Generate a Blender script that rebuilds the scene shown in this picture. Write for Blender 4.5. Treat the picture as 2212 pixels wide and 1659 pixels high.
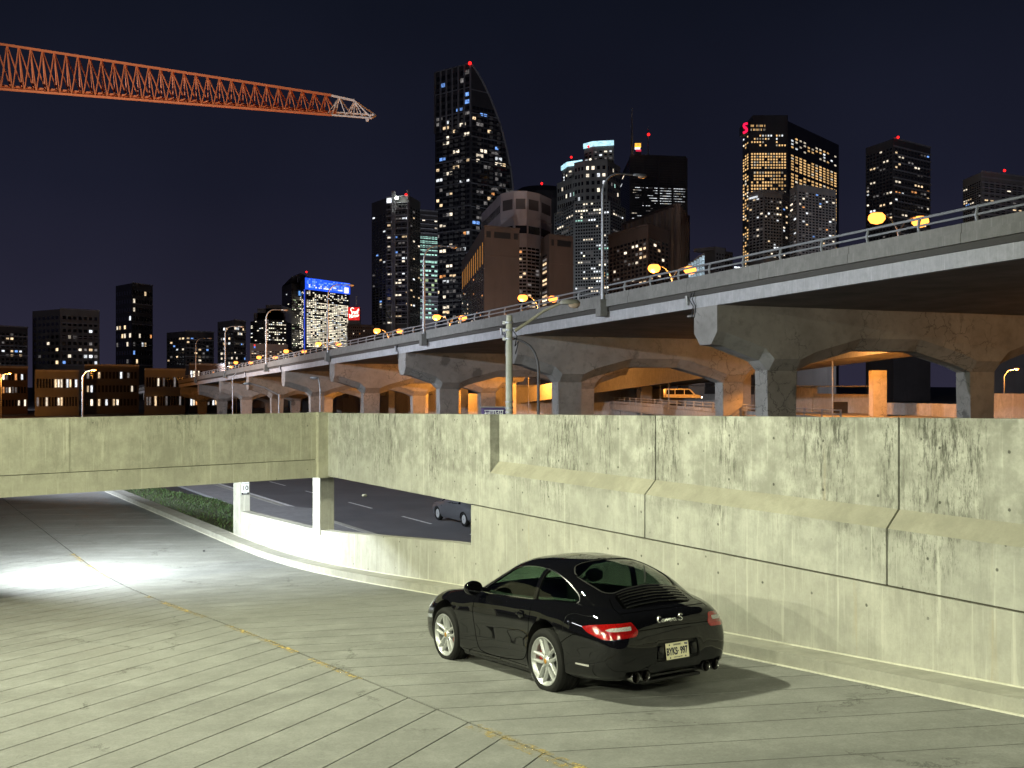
import bpy, bmesh, math, random
from mathutils import Vector, Matrix
from mathutils.bvhtree import BVHTree

random.seed(7)
S = bpy.context.scene
C = S.collection
for o in list(bpy.data.objects):
    bpy.data.objects.remove(o)

# ------------------------------------------------------------------ camera
EYE = 6.5                       # eye height above the street
F = 2400.0                      # focal length in pixels of a 2212 px wide picture
cam_d = bpy.data.cameras.new('camera')
cam = bpy.data.objects.new('camera', cam_d)
C.objects.link(cam)
cam.location = (0, 0, EYE)
cam.rotation_euler = (math.radians(90), 0, 0)
cam_d.sensor_width = 36
cam_d.lens = F / 2212 * 36
cam_d.clip_start = 0.1
cam_d.clip_end = 5000
S.camera = cam

# ------------------------------------------------------------------ night sky
w = bpy.data.worlds.new('World')
S.world = w
w.use_nodes = True
nt = w.node_tree
nt.nodes.clear()
out = nt.nodes.new('ShaderNodeOutputWorld')
bg = nt.nodes.new('ShaderNodeBackground')
sky = nt.nodes.new('ShaderNodeTexSky')
sky.sky_type = 'NISHITA'
sky.sun_disc = False
sky.sun_elevation = math.radians(-4)
sky.sun_rotation = math.radians(200)
tc = nt.nodes.new('ShaderNodeTexCoord')
sep = nt.nodes.new('ShaderNodeSeparateXYZ')
ramp = nt.nodes.new('ShaderNodeValToRGB')
nt.links.new(tc.outputs['Generated'], sep.inputs[0])
nt.links.new(sep.outputs['Z'], ramp.inputs[0])
el = ramp.color_ramp.elements
el[0].position = 0.0
el[0].color = (0.0250, 0.0230, 0.0430, 1)
el[1].position = 0.75
el[1].color = (0.0035, 0.0042, 0.0085, 1)
e = ramp.color_ramp.elements.new(0.17)
e.color = (0.0098, 0.0108, 0.0225, 1)
e = ramp.color_ramp.elements.new(0.32)
e.color = (0.0052, 0.0066, 0.0135, 1)
addn = nt.nodes.new('ShaderNodeMixRGB')
addn.blend_type = 'ADD'
addn.inputs[0].default_value = 0.01
# faint uneven cloud lit by the city
cn = nt.nodes.new('ShaderNodeTexNoise')
cn.inputs['Scale'].default_value = 2.2
cn.inputs['Detail'].default_value = 4
nt.links.new(tc.outputs['Generated'], cn.inputs['Vector'])
cmr = nt.nodes.new('ShaderNodeMapRange')
cmr.inputs[1].default_value = 0.3
cmr.inputs[2].default_value = 0.7
cmr.inputs[3].default_value = 0.78
cmr.inputs[4].default_value = 1.25
nt.links.new(cn.outputs['Fac'], cmr.inputs[0])
cmul = nt.nodes.new('ShaderNodeVectorMath')
cmul.operation = 'SCALE'
nt.links.new(ramp.outputs[0], cmul.inputs[0])
nt.links.new(cmr.outputs[0], cmul.inputs['Scale'])
nt.links.new(cmul.outputs[0], addn.inputs[1])
nt.links.new(sky.outputs[0], addn.inputs[2])
nt.links.new(addn.outputs[0], bg.inputs[0])
bg.inputs[1].default_value = 1.0
nt.links.new(bg.outputs[0], out.inputs[0])

S.view_settings.view_transform = 'Standard'
S.view_settings.look = 'None'
S.view_settings.exposure = 0
S.view_settings.gamma = 1
S.cycles.use_denoising = True
S.cycles.max_bounces = 6
S.cycles.volume_bounces = 0
S.cycles.diffuse_bounces = 2
S.cycles.glossy_bounces = 4
S.cycles.use_adaptive_sampling = True
S.cycles.adaptive_threshold = 0.035
S.cycles.transparent_max_bounces = 16
S.cycles.sample_clamp_indirect = 4.0
S.cycles.caustics_reflective = False
S.cycles.caustics_refractive = False

GREENISH = (0.975, 1.0, 0.70)
COOL = (0.80, 0.87, 1.0)
SODIUM = (1.0, 0.36, 0.055)

# ------------------------------------------------------------------ helpers
def P(px, py, d):
    """a sight line of the photograph at distance d (2212 px wide picture)"""
    return Vector(((px - 1106) / F * d, d, EYE + (830 - py) / F * d))

def lamp(name, kind, loc, energy, color, target=None, size=0.3, angle=None, blend=0.4, parent=None, spread=None):
    d = bpy.data.lights.new(name, kind)
    d.energy = energy
    d.color = color
    if kind == 'AREA':
        d.shape = 'RECTANGLE'
        d.size = size
        d.size_y = size * 0.6
        if spread: d.spread = spread
    else:
        d.shadow_soft_size = size
    if kind == 'SPOT':
        d.spot_size = angle or 2.0
        d.spot_blend = blend
    o = bpy.data.objects.new(name, d)
    C.objects.link(o)
    o.location = loc
    if target is not None:
        v = Vector(target) - Vector(loc)
        o.rotation_euler = v.to_track_quat('-Z', 'Y').to_euler()
    if parent:
        o.parent = parent
        o.location = Vector(loc) - parent.location
    return o

def tag(o, label=None, cat=None, group=None, kind=None):
    if label: o['label'] = label
    if cat: o['category'] = cat
    if group: o['group'] = group
    if kind: o['kind'] = kind
    return o

def thing(name, label, cat, loc=(0, 0, 0), rz=0.0, group=None):
    o = bpy.data.objects.new(name, None)
    o.empty_display_size = 0.2
    C.objects.link(o)
    o.location = loc
    o.rotation_euler = (0, 0, rz)
    return tag(o, label, cat, group)

def link(name, me, parent=None, mat=None, loc=None):
    o = bpy.data.objects.new(name, me)
    C.objects.link(o)
    if mat is not None and not me.materials:
        me.materials.append(mat)
    if parent is not None:
        o.parent = parent
    if loc is not None:
        o.location = loc
    return o

def copy_tree(o, parent=None):
    c = o.copy()
    C.objects.link(c)
    c.parent = parent
    for ch in list(o.children):
        copy_tree(ch, c)
    return c

class MB:
    """collects simple shapes for one mesh"""
    def __init__(self):
        self.v = []; self.f = []; self.m = []
    def add(self, vs, fs, m=0):
        b = len(self.v)
        self.v += [tuple(x) for x in vs]
        self.f += [tuple(b + i for i in f) for f in fs]
        self.m += [m] * len(fs)
        return self
    def hexa(self, p, m=0):
        """8 corners: bottom 4 ccw, top 4 ccw"""
        return self.add(p, [(3, 2, 1, 0), (4, 5, 6, 7), (0, 1, 5, 4), (1, 2, 6, 5), (2, 3, 7, 6), (3, 0, 4, 7)], m)
    def box(self, x0, x1, y0, y1, z0, z1, m=0):
        return self.hexa([(x0, y0, z0), (x1, y0, z0), (x1, y1, z0), (x0, y1, z0),
                          (x0, y0, z1), (x1, y0, z1), (x1, y1, z1), (x0, y1, z1)], m)
    def cbox(self, x0, x1, y0, y1, z0, z1, b=0.02, m=0):
        """box with chamfered edges"""
        bm = bmesh.new()
        bmesh.ops.create_cube(bm, size=1)
        for v in bm.verts:
            v.co = ((x0 + x1) / 2 + v.co.x * (x1 - x0), (y0 + y1) / 2 + v.co.y * (y1 - y0), (z0 + z1) / 2 + v.co.z * (z1 - z0))
        bmesh.ops.bevel(bm, geom=list(bm.edges), offset=b, segments=2, affect='EDGES', profile=0.5)
        bm.verts.index_update()
        self.add([v.co for v in bm.verts], [[v.index for v in f.verts] for f in bm.faces], m)
        bm.free()
        return self
    def bar(self, a, b, r, m=0, r2=None, n=4):
        return self.tube([a, b], r, n=n, m=m, r2=r2)
    def tube(self, pts, r, n=8, m=0, r2=None, cap=True):
        pts = [Vector(p) for p in pts]
        k = len(pts)
        rings = []
        up = None
        for i, p in enumerate(pts):
            t = (pts[min(i + 1, k - 1)] - pts[max(i - 1, 0)]).normalized()
            if up is None:
                up = Vector((0, 0, 1)) if abs(t.z) < 0.95 else Vector((1, 0, 0))
            a = t.cross(up).normalized()
            up = a.cross(t).normalized()
            rr = r if r2 is None else r + (r2 - r) * i / max(1, k - 1)
            ph = math.pi / 4 if n == 4 else 0
            rings.append([p + (a * math.cos(2 * math.pi * j / n + ph) + up * math.sin(2 * math.pi * j / n + ph)) * rr for j in range(n)])
        vs = [q for rg in rings for q in rg]
        fs = []
        for i in range(k - 1):
            for j in range(n):
                fs.append((i * n + j, i * n + (j + 1) % n, (i + 1) * n + (j + 1) % n, (i + 1) * n + j))
        if cap:
            fs.append(tuple(reversed(range(n))))
            fs.append(tuple((k - 1) * n + j for j in range(n)))
        return self.add(vs, fs, m)
    def lathe(self, prof, n=24, axis='z', c=(0, 0, 0), m=0):
        """profile of (radius, height) turned about an axis through c"""
        vs = []
        for r, hgt in prof:
            for j in range(n):
                a = 2 * math.pi * j / n
                x, y = r * math.cos(a), r * math.sin(a)
                p = (x, y, hgt) if axis == 'z' else ((x, hgt, y) if axis == 'y' else (hgt, x, y))
                vs.append((p[0] + c[0], p[1] + c[1], p[2] + c[2]))
        fs = []
        for i in range(len(prof) - 1):
            for j in range(n):
                q = (i * n + j, i * n + (j + 1) % n, (i + 1) * n + (j + 1) % n, (i + 1) * n + j)
                fs.append(q if axis != 'y' else q[::-1])
        return self.add(vs, fs, m)
    def prism(self, poly, z0, z1, m=0):
        n = len(poly)
        vs = [(p[0], p[1], z0) for p in poly] + [(p[0], p[1], z1) for p in poly]
        fs = [tuple(reversed(range(n))), tuple(range(n, 2 * n))]
        fs += [(i, (i + 1) % n, n + (i + 1) % n, n + i) for i in range(n)]
        return self.add(vs, fs, m)
    def mesh(self, name, mats, smooth=False, sharp=None):
        me = bpy.data.meshes.new(name)
        me.from_pydata(self.v, [], self.f)
        for mm in (mats if isinstance(mats, (list, tuple)) else [mats]):
            me.materials.append(mm)
        me.polygons.foreach_set('material_index', self.m)
        if smooth:
            me.polygons.foreach_set('use_smooth', [True] * len(me.polygons))
            me.set_sharp_from_angle(angle=math.radians(sharp or 40))
        me.update()
        return me
    def build(self, name, mats, parent=None, smooth=False, sharp=None, loc=None):
        return link(name, self.mesh(name, mats, smooth, sharp), parent, loc=loc)

# ------------------------------------------------------------------ materials
class N:
    """small node builder"""
    def __init__(self, name):
        self.mat = bpy.data.materials.new(name)
        self.mat.use_nodes = True
        self.t = self.mat.node_tree
        self.b = self.t.nodes['Principled BSDF']
        self.geo = None
    def new(self, typ, **kw):
        n = self.t.nodes.new(typ)
        for k, v in kw.items():
            setattr(n, k, v)
        return n
    def L(self, a, b):
        self.t.links.new(a, b)
    def pos(self, scale=(1, 1, 1), kind='world'):
        if kind == 'world':
            src = self.new('ShaderNodeNewGeometry').outputs['Position']
        else:
            src = self.new('ShaderNodeTexCoord').outputs[kind]
        mp = self.new('ShaderNodeMapping')
        mp.inputs['Scale'].default_value = scale
        self.L(src, mp.inputs[0])
        return mp.outputs[0]
    def noise(self, vec, scale, detail=4, rough=0.6, out='Fac', dist=0.0):
        n = self.new('ShaderNodeTexNoise')
        n.inputs['Scale'].default_value = scale
        n.inputs['Detail'].default_value = detail
        n.inputs['Roughness'].default_value = rough
        n.inputs['Distortion'].default_value = dist
        self.L(vec, n.inputs['Vector'])
        return n.outputs[out]
    def mr(self, v, a, b, c=0.0, d=1.0, smooth=False):
        n = self.new('ShaderNodeMapRange')
        if smooth: n.interpolation_type = 'SMOOTHSTEP'
        for i, x in enumerate((a, b, c, d)):
            n.inputs[i + 1].default_value = x
        self.L(v, n.inputs[0])
        return n.outputs[0]
    def math(self, op, a, b=None):
        n = self.new('ShaderNodeMath', operation=op)
        for i, x in enumerate((a, b)):
            if x is None: continue
            if isinstance(x, (int, float)): n.inputs[i].default_value = x
            else: self.L(x, n.inputs[i])
        return n.outputs[0]
    def mix(self, fac, a, b, blend='MIX'):
        n = self.new('ShaderNodeMixRGB', blend_type=blend)
        if isinstance(fac, (int, float)): n.inputs[0].default_value = fac
        else: self.L(fac, n.inputs[0])
        for i, x in ((1, a), (2, b)):
            if isinstance(x, tuple): n.inputs[i].default_value = (*x[:3], 1)
            else: self.L(x, n.inputs[i])
        return n.outputs[0]
    def z(self):
        s = self.new('ShaderNodeSeparateXYZ')
        self.L(self.new('ShaderNodeNewGeometry').outputs['Position'], s.inputs[0])
        return s.outputs['Z']
    def bump(self, h, strength=0.3, dist=0.02):
        n = self.new('ShaderNodeBump')
        n.inputs['Strength'].default_value = strength
        n.inputs['Distance'].default_value = dist
        self.L(h, n.inputs['Height'])
        self.L(n.outputs[0], self.b.inputs['Normal'])
    def color(self, c):
        if isinstance(c, tuple): self.b.inputs['Base Color'].default_value = (*c[:3], 1)
        else: self.L(c, self.b.inputs['Base Color'])
    def set(self, **kw):
        for k, v in kw.items():
            self.b.inputs[k.replace('_', ' ')].default_value = v

def plain(name, col, rough=0.6, metal=0.0, vary=0.12, scale=6.0, spec=0.5):
    n = N(name)
    v = n.noise(n.pos(kind='Object'), scale, 5)
    a = tuple(c * (1 - vary) for c in col)
    b = tuple(min(1, c * (1 + vary)) for c in col)
    n.color(n.mix(n.mr(v, 0.3, 0.7), a, b))
    n.set(Roughness=rough, Metallic=metal)
    n.b.inputs['Specular IOR Level'].default_value = spec
    n.L(n.mr(v, 0.2, 0.8, rough * 0.85, min(1, rough * 1.15)), n.b.inputs['Roughness'])
    return n.mat

def glow(name, col, strength, vary=0.5, sample=False, scale=2.5):
    """something that gives off light; uneven like a lit room or sign"""
    n = N(name)
    oi = n.new('ShaderNodeObjectInfo').outputs['Random']
    cm = n.new('ShaderNodeVectorMath', operation='ADD')
    n.L(n.pos((scale, scale, scale * 0.7), 'Generated'), cm.inputs[0])
    cb = n.new('ShaderNodeCombineXYZ')
    n.L(n.math('MULTIPLY', oi, 37.0), cb.inputs[0])
    n.L(n.math('MULTIPLY', oi, 91.0), cb.inputs[1])
    n.L(cb.outputs[0], cm.inputs[1])
    v = n.noise(cm.outputs[0], 1.6, 2)
    st = n.mr(v, 0.35, 0.65, 1 - vary, 1 + vary * 0.6)
    st = n.math('MULTIPLY', st, n.mr(oi, 0, 1, 1 - vary * 0.7, 1 + vary * 0.5))
    st = n.math('MULTIPLY', st, strength)
    n.color(tuple(c * 0.1 for c in col))
    n.b.inputs['Emission Color'].default_value = (*col, 1)
    n.L(st, n.b.inputs['Emission Strength'])
    n.mat.cycles.emission_sampling = 'AUTO' if sample else 'NONE'
    return n.mat

def concrete(name, base=(0.40, 0.40, 0.36), tops=(), stain=0.75, streak=True, tie=False, rust=0.25, bump=0.25, grid=None):
    """cast concrete: board marks, blotches, dark mildew runs below the listed top edges"""
    n = N(name)
    p = n.pos()
    big = n.noise(p, 0.55, 4, 0.55)
    mid = n.noise(p, 3.2, 4, 0.7)
    fine = n.noise(p, 38, 3, 0.7)
    col = n.mix(n.mr(big, 0.3, 0.7), tuple(c * 0.86 for c in base), tuple(c * 1.10 for c in base))
    col = n.mix(n.mr(mid, 0.40, 0.66, 0, 0.62), col, tuple(c * 0.70 for c in base))
    blot = n.noise(p, 1.3, 5, 0.75)
    col = n.mix(n.mr(blot, 0.52, 0.68, 0, 0.5), col, tuple(c * 0.66 for c in base))
    col = n.mix(n.mr(fine, 0.35, 0.75, 0, 0.35), col, tuple(c * 0.70 for c in base))
    # pale lime bloom
    bl = n.noise(n.pos((1, 1, 0.35)), 2.1, 5, 0.7)
    col = n.mix(n.mr(bl, 0.55, 0.75, 0, 0.45), col, tuple(min(1, c * 1.35) for c in base))
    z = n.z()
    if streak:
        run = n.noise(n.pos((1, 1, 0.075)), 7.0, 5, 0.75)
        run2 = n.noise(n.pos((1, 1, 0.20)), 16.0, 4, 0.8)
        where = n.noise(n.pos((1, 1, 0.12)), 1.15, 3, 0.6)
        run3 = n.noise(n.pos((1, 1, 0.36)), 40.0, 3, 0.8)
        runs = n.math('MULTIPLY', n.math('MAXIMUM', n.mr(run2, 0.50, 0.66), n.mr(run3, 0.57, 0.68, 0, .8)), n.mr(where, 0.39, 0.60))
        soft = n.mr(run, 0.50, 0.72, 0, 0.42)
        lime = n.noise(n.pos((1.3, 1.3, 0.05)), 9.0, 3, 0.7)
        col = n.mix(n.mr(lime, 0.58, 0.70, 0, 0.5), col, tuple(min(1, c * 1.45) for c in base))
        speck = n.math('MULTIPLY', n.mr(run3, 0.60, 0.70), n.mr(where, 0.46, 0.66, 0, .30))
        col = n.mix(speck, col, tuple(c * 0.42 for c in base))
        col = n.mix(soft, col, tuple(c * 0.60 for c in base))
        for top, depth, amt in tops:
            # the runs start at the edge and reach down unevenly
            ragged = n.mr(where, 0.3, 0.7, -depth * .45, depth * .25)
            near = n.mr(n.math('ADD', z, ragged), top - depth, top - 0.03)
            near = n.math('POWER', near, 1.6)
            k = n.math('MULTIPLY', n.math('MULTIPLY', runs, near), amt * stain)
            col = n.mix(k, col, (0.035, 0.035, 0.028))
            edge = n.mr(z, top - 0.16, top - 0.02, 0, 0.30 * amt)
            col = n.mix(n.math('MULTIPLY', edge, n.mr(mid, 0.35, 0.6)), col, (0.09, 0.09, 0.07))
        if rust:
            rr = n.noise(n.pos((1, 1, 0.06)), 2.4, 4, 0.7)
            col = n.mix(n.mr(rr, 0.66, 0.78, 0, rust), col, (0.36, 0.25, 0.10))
    h = n.math('ADD', n.math('MULTIPLY', fine, 0.35), n.math('MULTIPLY', mid, 0.65))
    if tie:
        # blow holes and tie-rod pits
        vo = n.new('ShaderNodeTexVoronoi')
        vo.inputs['Scale'].default_value = 5.0
        n.L(p, vo.inputs['Vector'])
        pit = n.mr(vo.outputs['Distance'], 0.05, 0.09, 1, 0)
        pick = n.new('ShaderNodeSeparateColor')
        n.L(vo.outputs['Color'], pick.inputs[0])
        pit = n.math('MULTIPLY', pit, n.mr(pick.outputs[0], 0.72, 0.76))
        col = n.mix(n.math('MULTIPLY', pit, 0.7), col, (0.05, 0.05, 0.04))
        h = n.math('SUBTRACT', h, pit)
    if grid:
        # form-tie holes in rows: grid = (direction along the wall, spacing, row spacing, row offset)
        gd, ga, gz, go = grid
        dt = n.new('ShaderNodeVectorMath', operation='DOT_PRODUCT')
        n.L(n.new('ShaderNodeNewGeometry').outputs['Position'], dt.inputs[0]); dt.inputs[1].default_value = gd
        a_ = n.math('SUBTRACT', n.math('FRACT', n.math('DIVIDE', dt.outputs['Value'], ga)), .5)
        b_ = n.math('SUBTRACT', n.math('FRACT', n.math('DIVIDE', n.math('ADD', z, go), gz)), .5)
        a_ = n.math('MULTIPLY', a_, ga); b_ = n.math('MULTIPLY', b_, gz)
        r_ = n.math('SQRT', n.math('ADD', n.math('MULTIPLY', a_, a_), n.math('MULTIPLY', b_, b_)))
        r_ = n.math('ADD', r_, n.math('MULTIPLY', n.math('SUBTRACT', fine, .5), .02))
        hole = n.math('MULTIPLY', n.mr(r_, .012, .021, 1, 0), n.mr(n.noise(p, .7, 1), .38, .44))
        col = n.mix(n.math('MULTIPLY', hole, .75), col, (0.03, 0.03, 0.025))
        h = n.math('SUBTRACT', h, n.math('MULTIPLY', hole, 2.0))
    n.color(col)
    n.set(Roughness=0.88)
    n.b.inputs['Specular IOR Level'].default_value = 0.25
    n.bump(h, bump, 0.015)
    return n.mat

M = {}
M['black'] = plain('matt_black', (0.012, 0.012, 0.013), 0.6)
M['dark_metal'] = plain('dark_metal', (0.05, 0.05, 0.055), 0.45, 0.6)
M['galv'] = plain('galvanised_steel', (0.42, 0.43, 0.44), 0.5, 0.6)
M['white_paint'] = plain('white_paint', (0.72, 0.72, 0.70), 0.5)
M['lens_off'] = plain('lamp_lens', (0.42, 0.32, 0.24), 0.25)
M['sodium'] = glow('sodium_lamp', (1.0, 0.30, 0.045), 4.2, 0.05)
M['red_lamp'] = glow('red_beacon', (1.0, 0.012, 0.012), 3, 0.1)
M['white_lamp'] = glow('white_lamp', (0.95, 1.0, 0.85), 30, 0.05)
# ================================================================== parking ramp
O2 = Vector((1.11, 12.25, 0))
YAW = math.radians(120.5)
H = Vector((math.cos(YAW), math.sin(YAW), 0))          # down the ramp, along the wall
LL = Vector((math.sin(YAW), -math.cos(YAW), 0))        # towards the wall
LW = 2.45                                              # face of the wall
KF = 2.02                                              # face of the kerb

def interp(tab, x):
    if x <= tab[0][0]: return tab[0][1]
    for (a, ya), (b, yb) in zip(tab, tab[1:]):
        if x <= b:
            return ya + (yb - ya) * (x - a) / (b - a)
    return tab[-1][1]
def smooth_tab(tab, x, r=1.5):
    return sum(interp(tab, x + r * k / 4) * wgt for k, wgt in ((-4, .06), (-3, .1), (-2, .12), (-1, .14), (0, .16), (1, .14), (2, .12), (3, .1), (4, .06)))
FT = [(-14, -3.285 + .068 * 14), (5, -3.285 - .068 * 5), (8.4, -3.885), (11.5, -4.16), (14.9, -4.41), (17.8, -4.55), (21, -4.60), (60, -4.66)]
def zf(s):
    return EYE + smooth_tab(FT, s)
def W(s, L, z):
    p = O2 + H * s + LL * L
    return Vector((p.x, p.y, z))
def Wf(s, L, dz=0.0):
    return W(s, L, zf(s) + dz)
def ray_s(px, L):
    """where the sight column px meets the vertical plane at lateral distance L"""
    r = (px - 1106) / F
    a = O2 + LL * L
    return (a.x - r * a.y) / (r * H.y - H.x)
def ray_z(px, py, L):
    s = ray_s(px, L)
    return EYE + (830 - py) / F * W(s, L, 0).y

z_seam = EYE - 2.19
z_led0 = EYE - 1.57            # lower edge of the sloped ledge
z_led1 = EYE - 1.37            # its upper edge
RC = 0.19                      # how far the upper panels are set back
sA, sB = ray_s(1725, LW), ray_s(722, LW)
zA, zB = ray_z(1725, 902, LW), ray_z(722, 893, LW)
def ztop(s):
    return zA + (zB - zA) * (s - sA) / (sB - sA)

GRID = (tuple(H), .82, .575, .21)
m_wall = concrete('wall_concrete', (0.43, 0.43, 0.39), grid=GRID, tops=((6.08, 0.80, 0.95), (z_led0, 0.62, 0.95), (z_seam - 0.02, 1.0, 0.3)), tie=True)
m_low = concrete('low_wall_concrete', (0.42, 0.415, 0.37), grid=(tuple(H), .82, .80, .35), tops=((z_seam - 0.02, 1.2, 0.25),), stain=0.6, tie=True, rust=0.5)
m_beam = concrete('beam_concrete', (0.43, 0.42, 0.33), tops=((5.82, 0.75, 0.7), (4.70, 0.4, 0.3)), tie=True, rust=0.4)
m_ledge = concrete('ledge_concrete', (0.30, 0.29, 0.235), streak=False, bump=0.5)
m_kerb = concrete('kerb_concrete', (0.36, 0.355, 0.31), streak=False, bump=0.4)
m_joint = plain('joint_filler', (0.13, 0.12, 0.095), 0.9)

def wall_block(mb, s0, s1, L0, L1, zb, zt, n=1):
    """a block between s0..s1; zb, zt are numbers or functions of s"""
    fb = zb if callable(zb) else (lambda s: zb)
    ft = zt if callable(zt) else (lambda s: zt)
    for k in range(n):
        a = s0 + (s1 - s0) * k / n
        b = s0 + (s1 - s0) * (k + 1) / n
        mb.hexa([W(a, L0, fb(a)), W(a, L1, fb(a)), W(b, L1, fb(b)), W(b, L0, fb(b)),
                 W(a, L0, ft(a)), W(a, L1, ft(a)), W(b, L1, ft(b)), W(b, L0, ft(b))])
    return mb
def sheet_block(mb, s0, s1, L0, L1, fb, ft, n):
    """the same as one continuous skin (no inner faces)"""
    vs = []; fs = []
    for k in range(n + 1):
        s = s0 + (s1 - s0) * k / n
        vs += [W(s, L0, fb(s)), W(s, L1, fb(s)), W(s, L1, ft(s)), W(s, L0, ft(s))]
    for k in range(n):
        a, b = 4 * k, 4 * k + 4
        fs += [(a + 1, a, b, b + 1)[::-1], (a + 3, a + 2, b + 2, b + 3)[::-1], (a, a + 3, b + 3, b)[::-1], (a + 2, a + 1, b + 1, b + 2)[::-1]]
    fs += [(0, 1, 2, 3), (4 * n + 3, 4 * n + 2, 4 * n + 1, 4 * n)]
    return mb.add(vs, fs)

# ---- floor: scored concrete strips on a darker bed
def floor_mat():
    n = N('ramp_concrete')
    p = n.pos()
    big = n.noise(p, 0.35, 5, 0.6)
    mid = n.noise(n.pos((1.0, 1.0, 1.0)), 1.7, 6, 0.7)
    fine = n.noise(p, 45, 5, 0.7)
    base = (0.210, 0.213, 0.202)
    col = n.mix(n.mr(big, 0.3, 0.7), tuple(c * 0.80 for c in base), tuple(c * 1.12 for c in base))
    col = n.mix(n.mr(mid, 0.45, 0.70, 0, 0.75), col, tuple(c * 1.45 for c in base))
    col = n.mix(n.mr(n.noise(p, 0.9, 5, 0.65), 0.52, 0.72, 0, 0.45), col, tuple(c * 0.62 for c in base))
    col = n.mix(n.mr(fine, 0.40, 0.72, 0, 0.55), col, tuple(c * 0.5 for c in base))
    col = n.mix(n.mr(n.noise(p, 12, 4, .75), .50, .68, 0, .45), col, tuple(c * 1.3 for c in base))
    # dull tyre tracks along the ramp
    mp = n.new('ShaderNodeMapping'); mp.inputs['Rotation'].default_value = (0, 0, -YAW); mp.inputs['Scale'].default_value = (.10, 1.0, 1.0)
    n.L(n.new('ShaderNodeNewGeometry').outputs['Position'], mp.inputs[0])
    mp.vector_type = 'POINT'
    tr_ = n.noise(mp.outputs[0], 1.25, 4, .65)
    col = n.mix(n.mr(tr_, .50, .70, 0, .28), col, tuple(c * .58 for c in base))
    # oil drips
    vo = n.new('ShaderNodeTexVoronoi'); vo.inputs['Scale'].default_value = 1.4
    n.L(p, vo.inputs['Vector'])
    pick = n.new('ShaderNodeSeparateColor'); n.L(vo.outputs['Color'], pick.inputs[0])
    sp = n.math('MULTIPLY', n.mr(vo.outputs['Distance'], 0.03, 0.07, 1, 0), n.mr(pick.outputs[0], 0.7, 0.75))
    col = n.mix(n.math('MULTIPLY', sp, 0.6), col, (0.05, 0.05, 0.045))
    # hairline cracks
    cr = n.new('ShaderNodeTexVoronoi'); cr.feature = 'DISTANCE_TO_EDGE'
    cr.inputs['Scale'].default_value = 0.30
    wob = n.new('ShaderNodeVectorMath', operation='ADD')
    nz = n.noise(p, 1.6, 6, 0.75, 'Color')
    sc = n.new('ShaderNodeVectorMath', operation='SCALE'); sc.inputs['Scale'].default_value = 0.9
    n.L(nz, sc.inputs[0]); n.L(p, wob.inputs[0]); n.L(sc.outputs[0], wob.inputs[1])
    n.L(wob.outputs[0], cr.inputs['Vector'])
    ck = n.math('MULTIPLY', n.mr(cr.outputs['Distance'], 0.002, 0.006, 1, 0), n.mr(n.noise(p, 0.6, 2), 0.5, 0.56))
    col = n.mix(n.math('MULTIPLY', ck, 0.65), col, (0.05, 0.05, 0.045))
    n.color(col)
    n.set(Roughness=0.72)
    n.L(n.mr(mid, 0.3, 0.7, 0.60, 0.85), n.b.inputs['Roughness'])
    n.b.inputs['Specular IOR Level'].default_value = 0.4
    h = n.math('ADD', n.math('MULTIPLY', fine, 0.5), mid)
    n.bump(n.math('SUBTRACT', h, n.math('MULTIPLY', ck, 1.5)), 0.22, 0.012)
    return n.mat
m_floor = floor_mat()
m_bed = plain('groove_bed', (0.03, 0.029, 0.025), 0.95)

mb = MB()
ss = [-13 + 1.0 * i for i in range(60)]
for a, b in zip(ss, ss[1:]):
    mb.add([Wf(a, -30, -.014), Wf(a, KF + .3, -.014), Wf(b, KF + .3, -.014), Wf(b, -30, -.014)], [(0, 1, 2, 3)])
ramp_floor = mb.build('ramp_floor', m_bed)
tag(ramp_floor, kind='structure')
LC = -2.12                        # centre joint
GAP = 0.022
def strip(s_c, pitch, side):
    """one strip between two scored grooves; s_c is where its lower groove meets the centre joint"""
    slope = -0.75 if side < 0 else -0.47       # ds per unit of lateral distance
    L_end = -24.0 if side < 0 else KF
    n = 20 if side < 0 else 6
    vs = []; fs = []
    for k in range(n + 1):
        dl = abs(L_end - LC) * k / n
        L = LC + side * (GAP * .8 + dl * (1 - GAP / abs(L_end - LC)))
        ds = slope * dl
        a, b = s_c + ds + GAP / 2, s_c + ds + pitch - GAP / 2
        vs += [Wf(a, L), Wf(b, L), Wf(a, L, -.013), Wf(b, L, -.013)]
    for k in range(n):
        i = 4 * k; j = i + 4
        q = [(i, j, j + 1, i + 1), (i, i + 2, j + 2, j), (i + 1, j + 1, j + 3, i + 3)]
        fs += q if side > 0 else [f[::-1] for f in q]
    fs += [(0, 1, 3, 2), (4 * n, 4 * n + 2, 4 * n + 3, 4 * n + 1)]
    return MB().add(vs, fs)
for side, lo, hi in ((1, -12.0, 44.0), (-1, -10.0, 44.0)):
    s0 = lo - 0.06
    k = 0
    while s0 < hi:
        p = 0.675 if s0 < 24 else 2.02
        ob = strip(s0, p, side).build('concrete_strip', m_floor, ramp_floor)
        s0 += p
        k += 1

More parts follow.
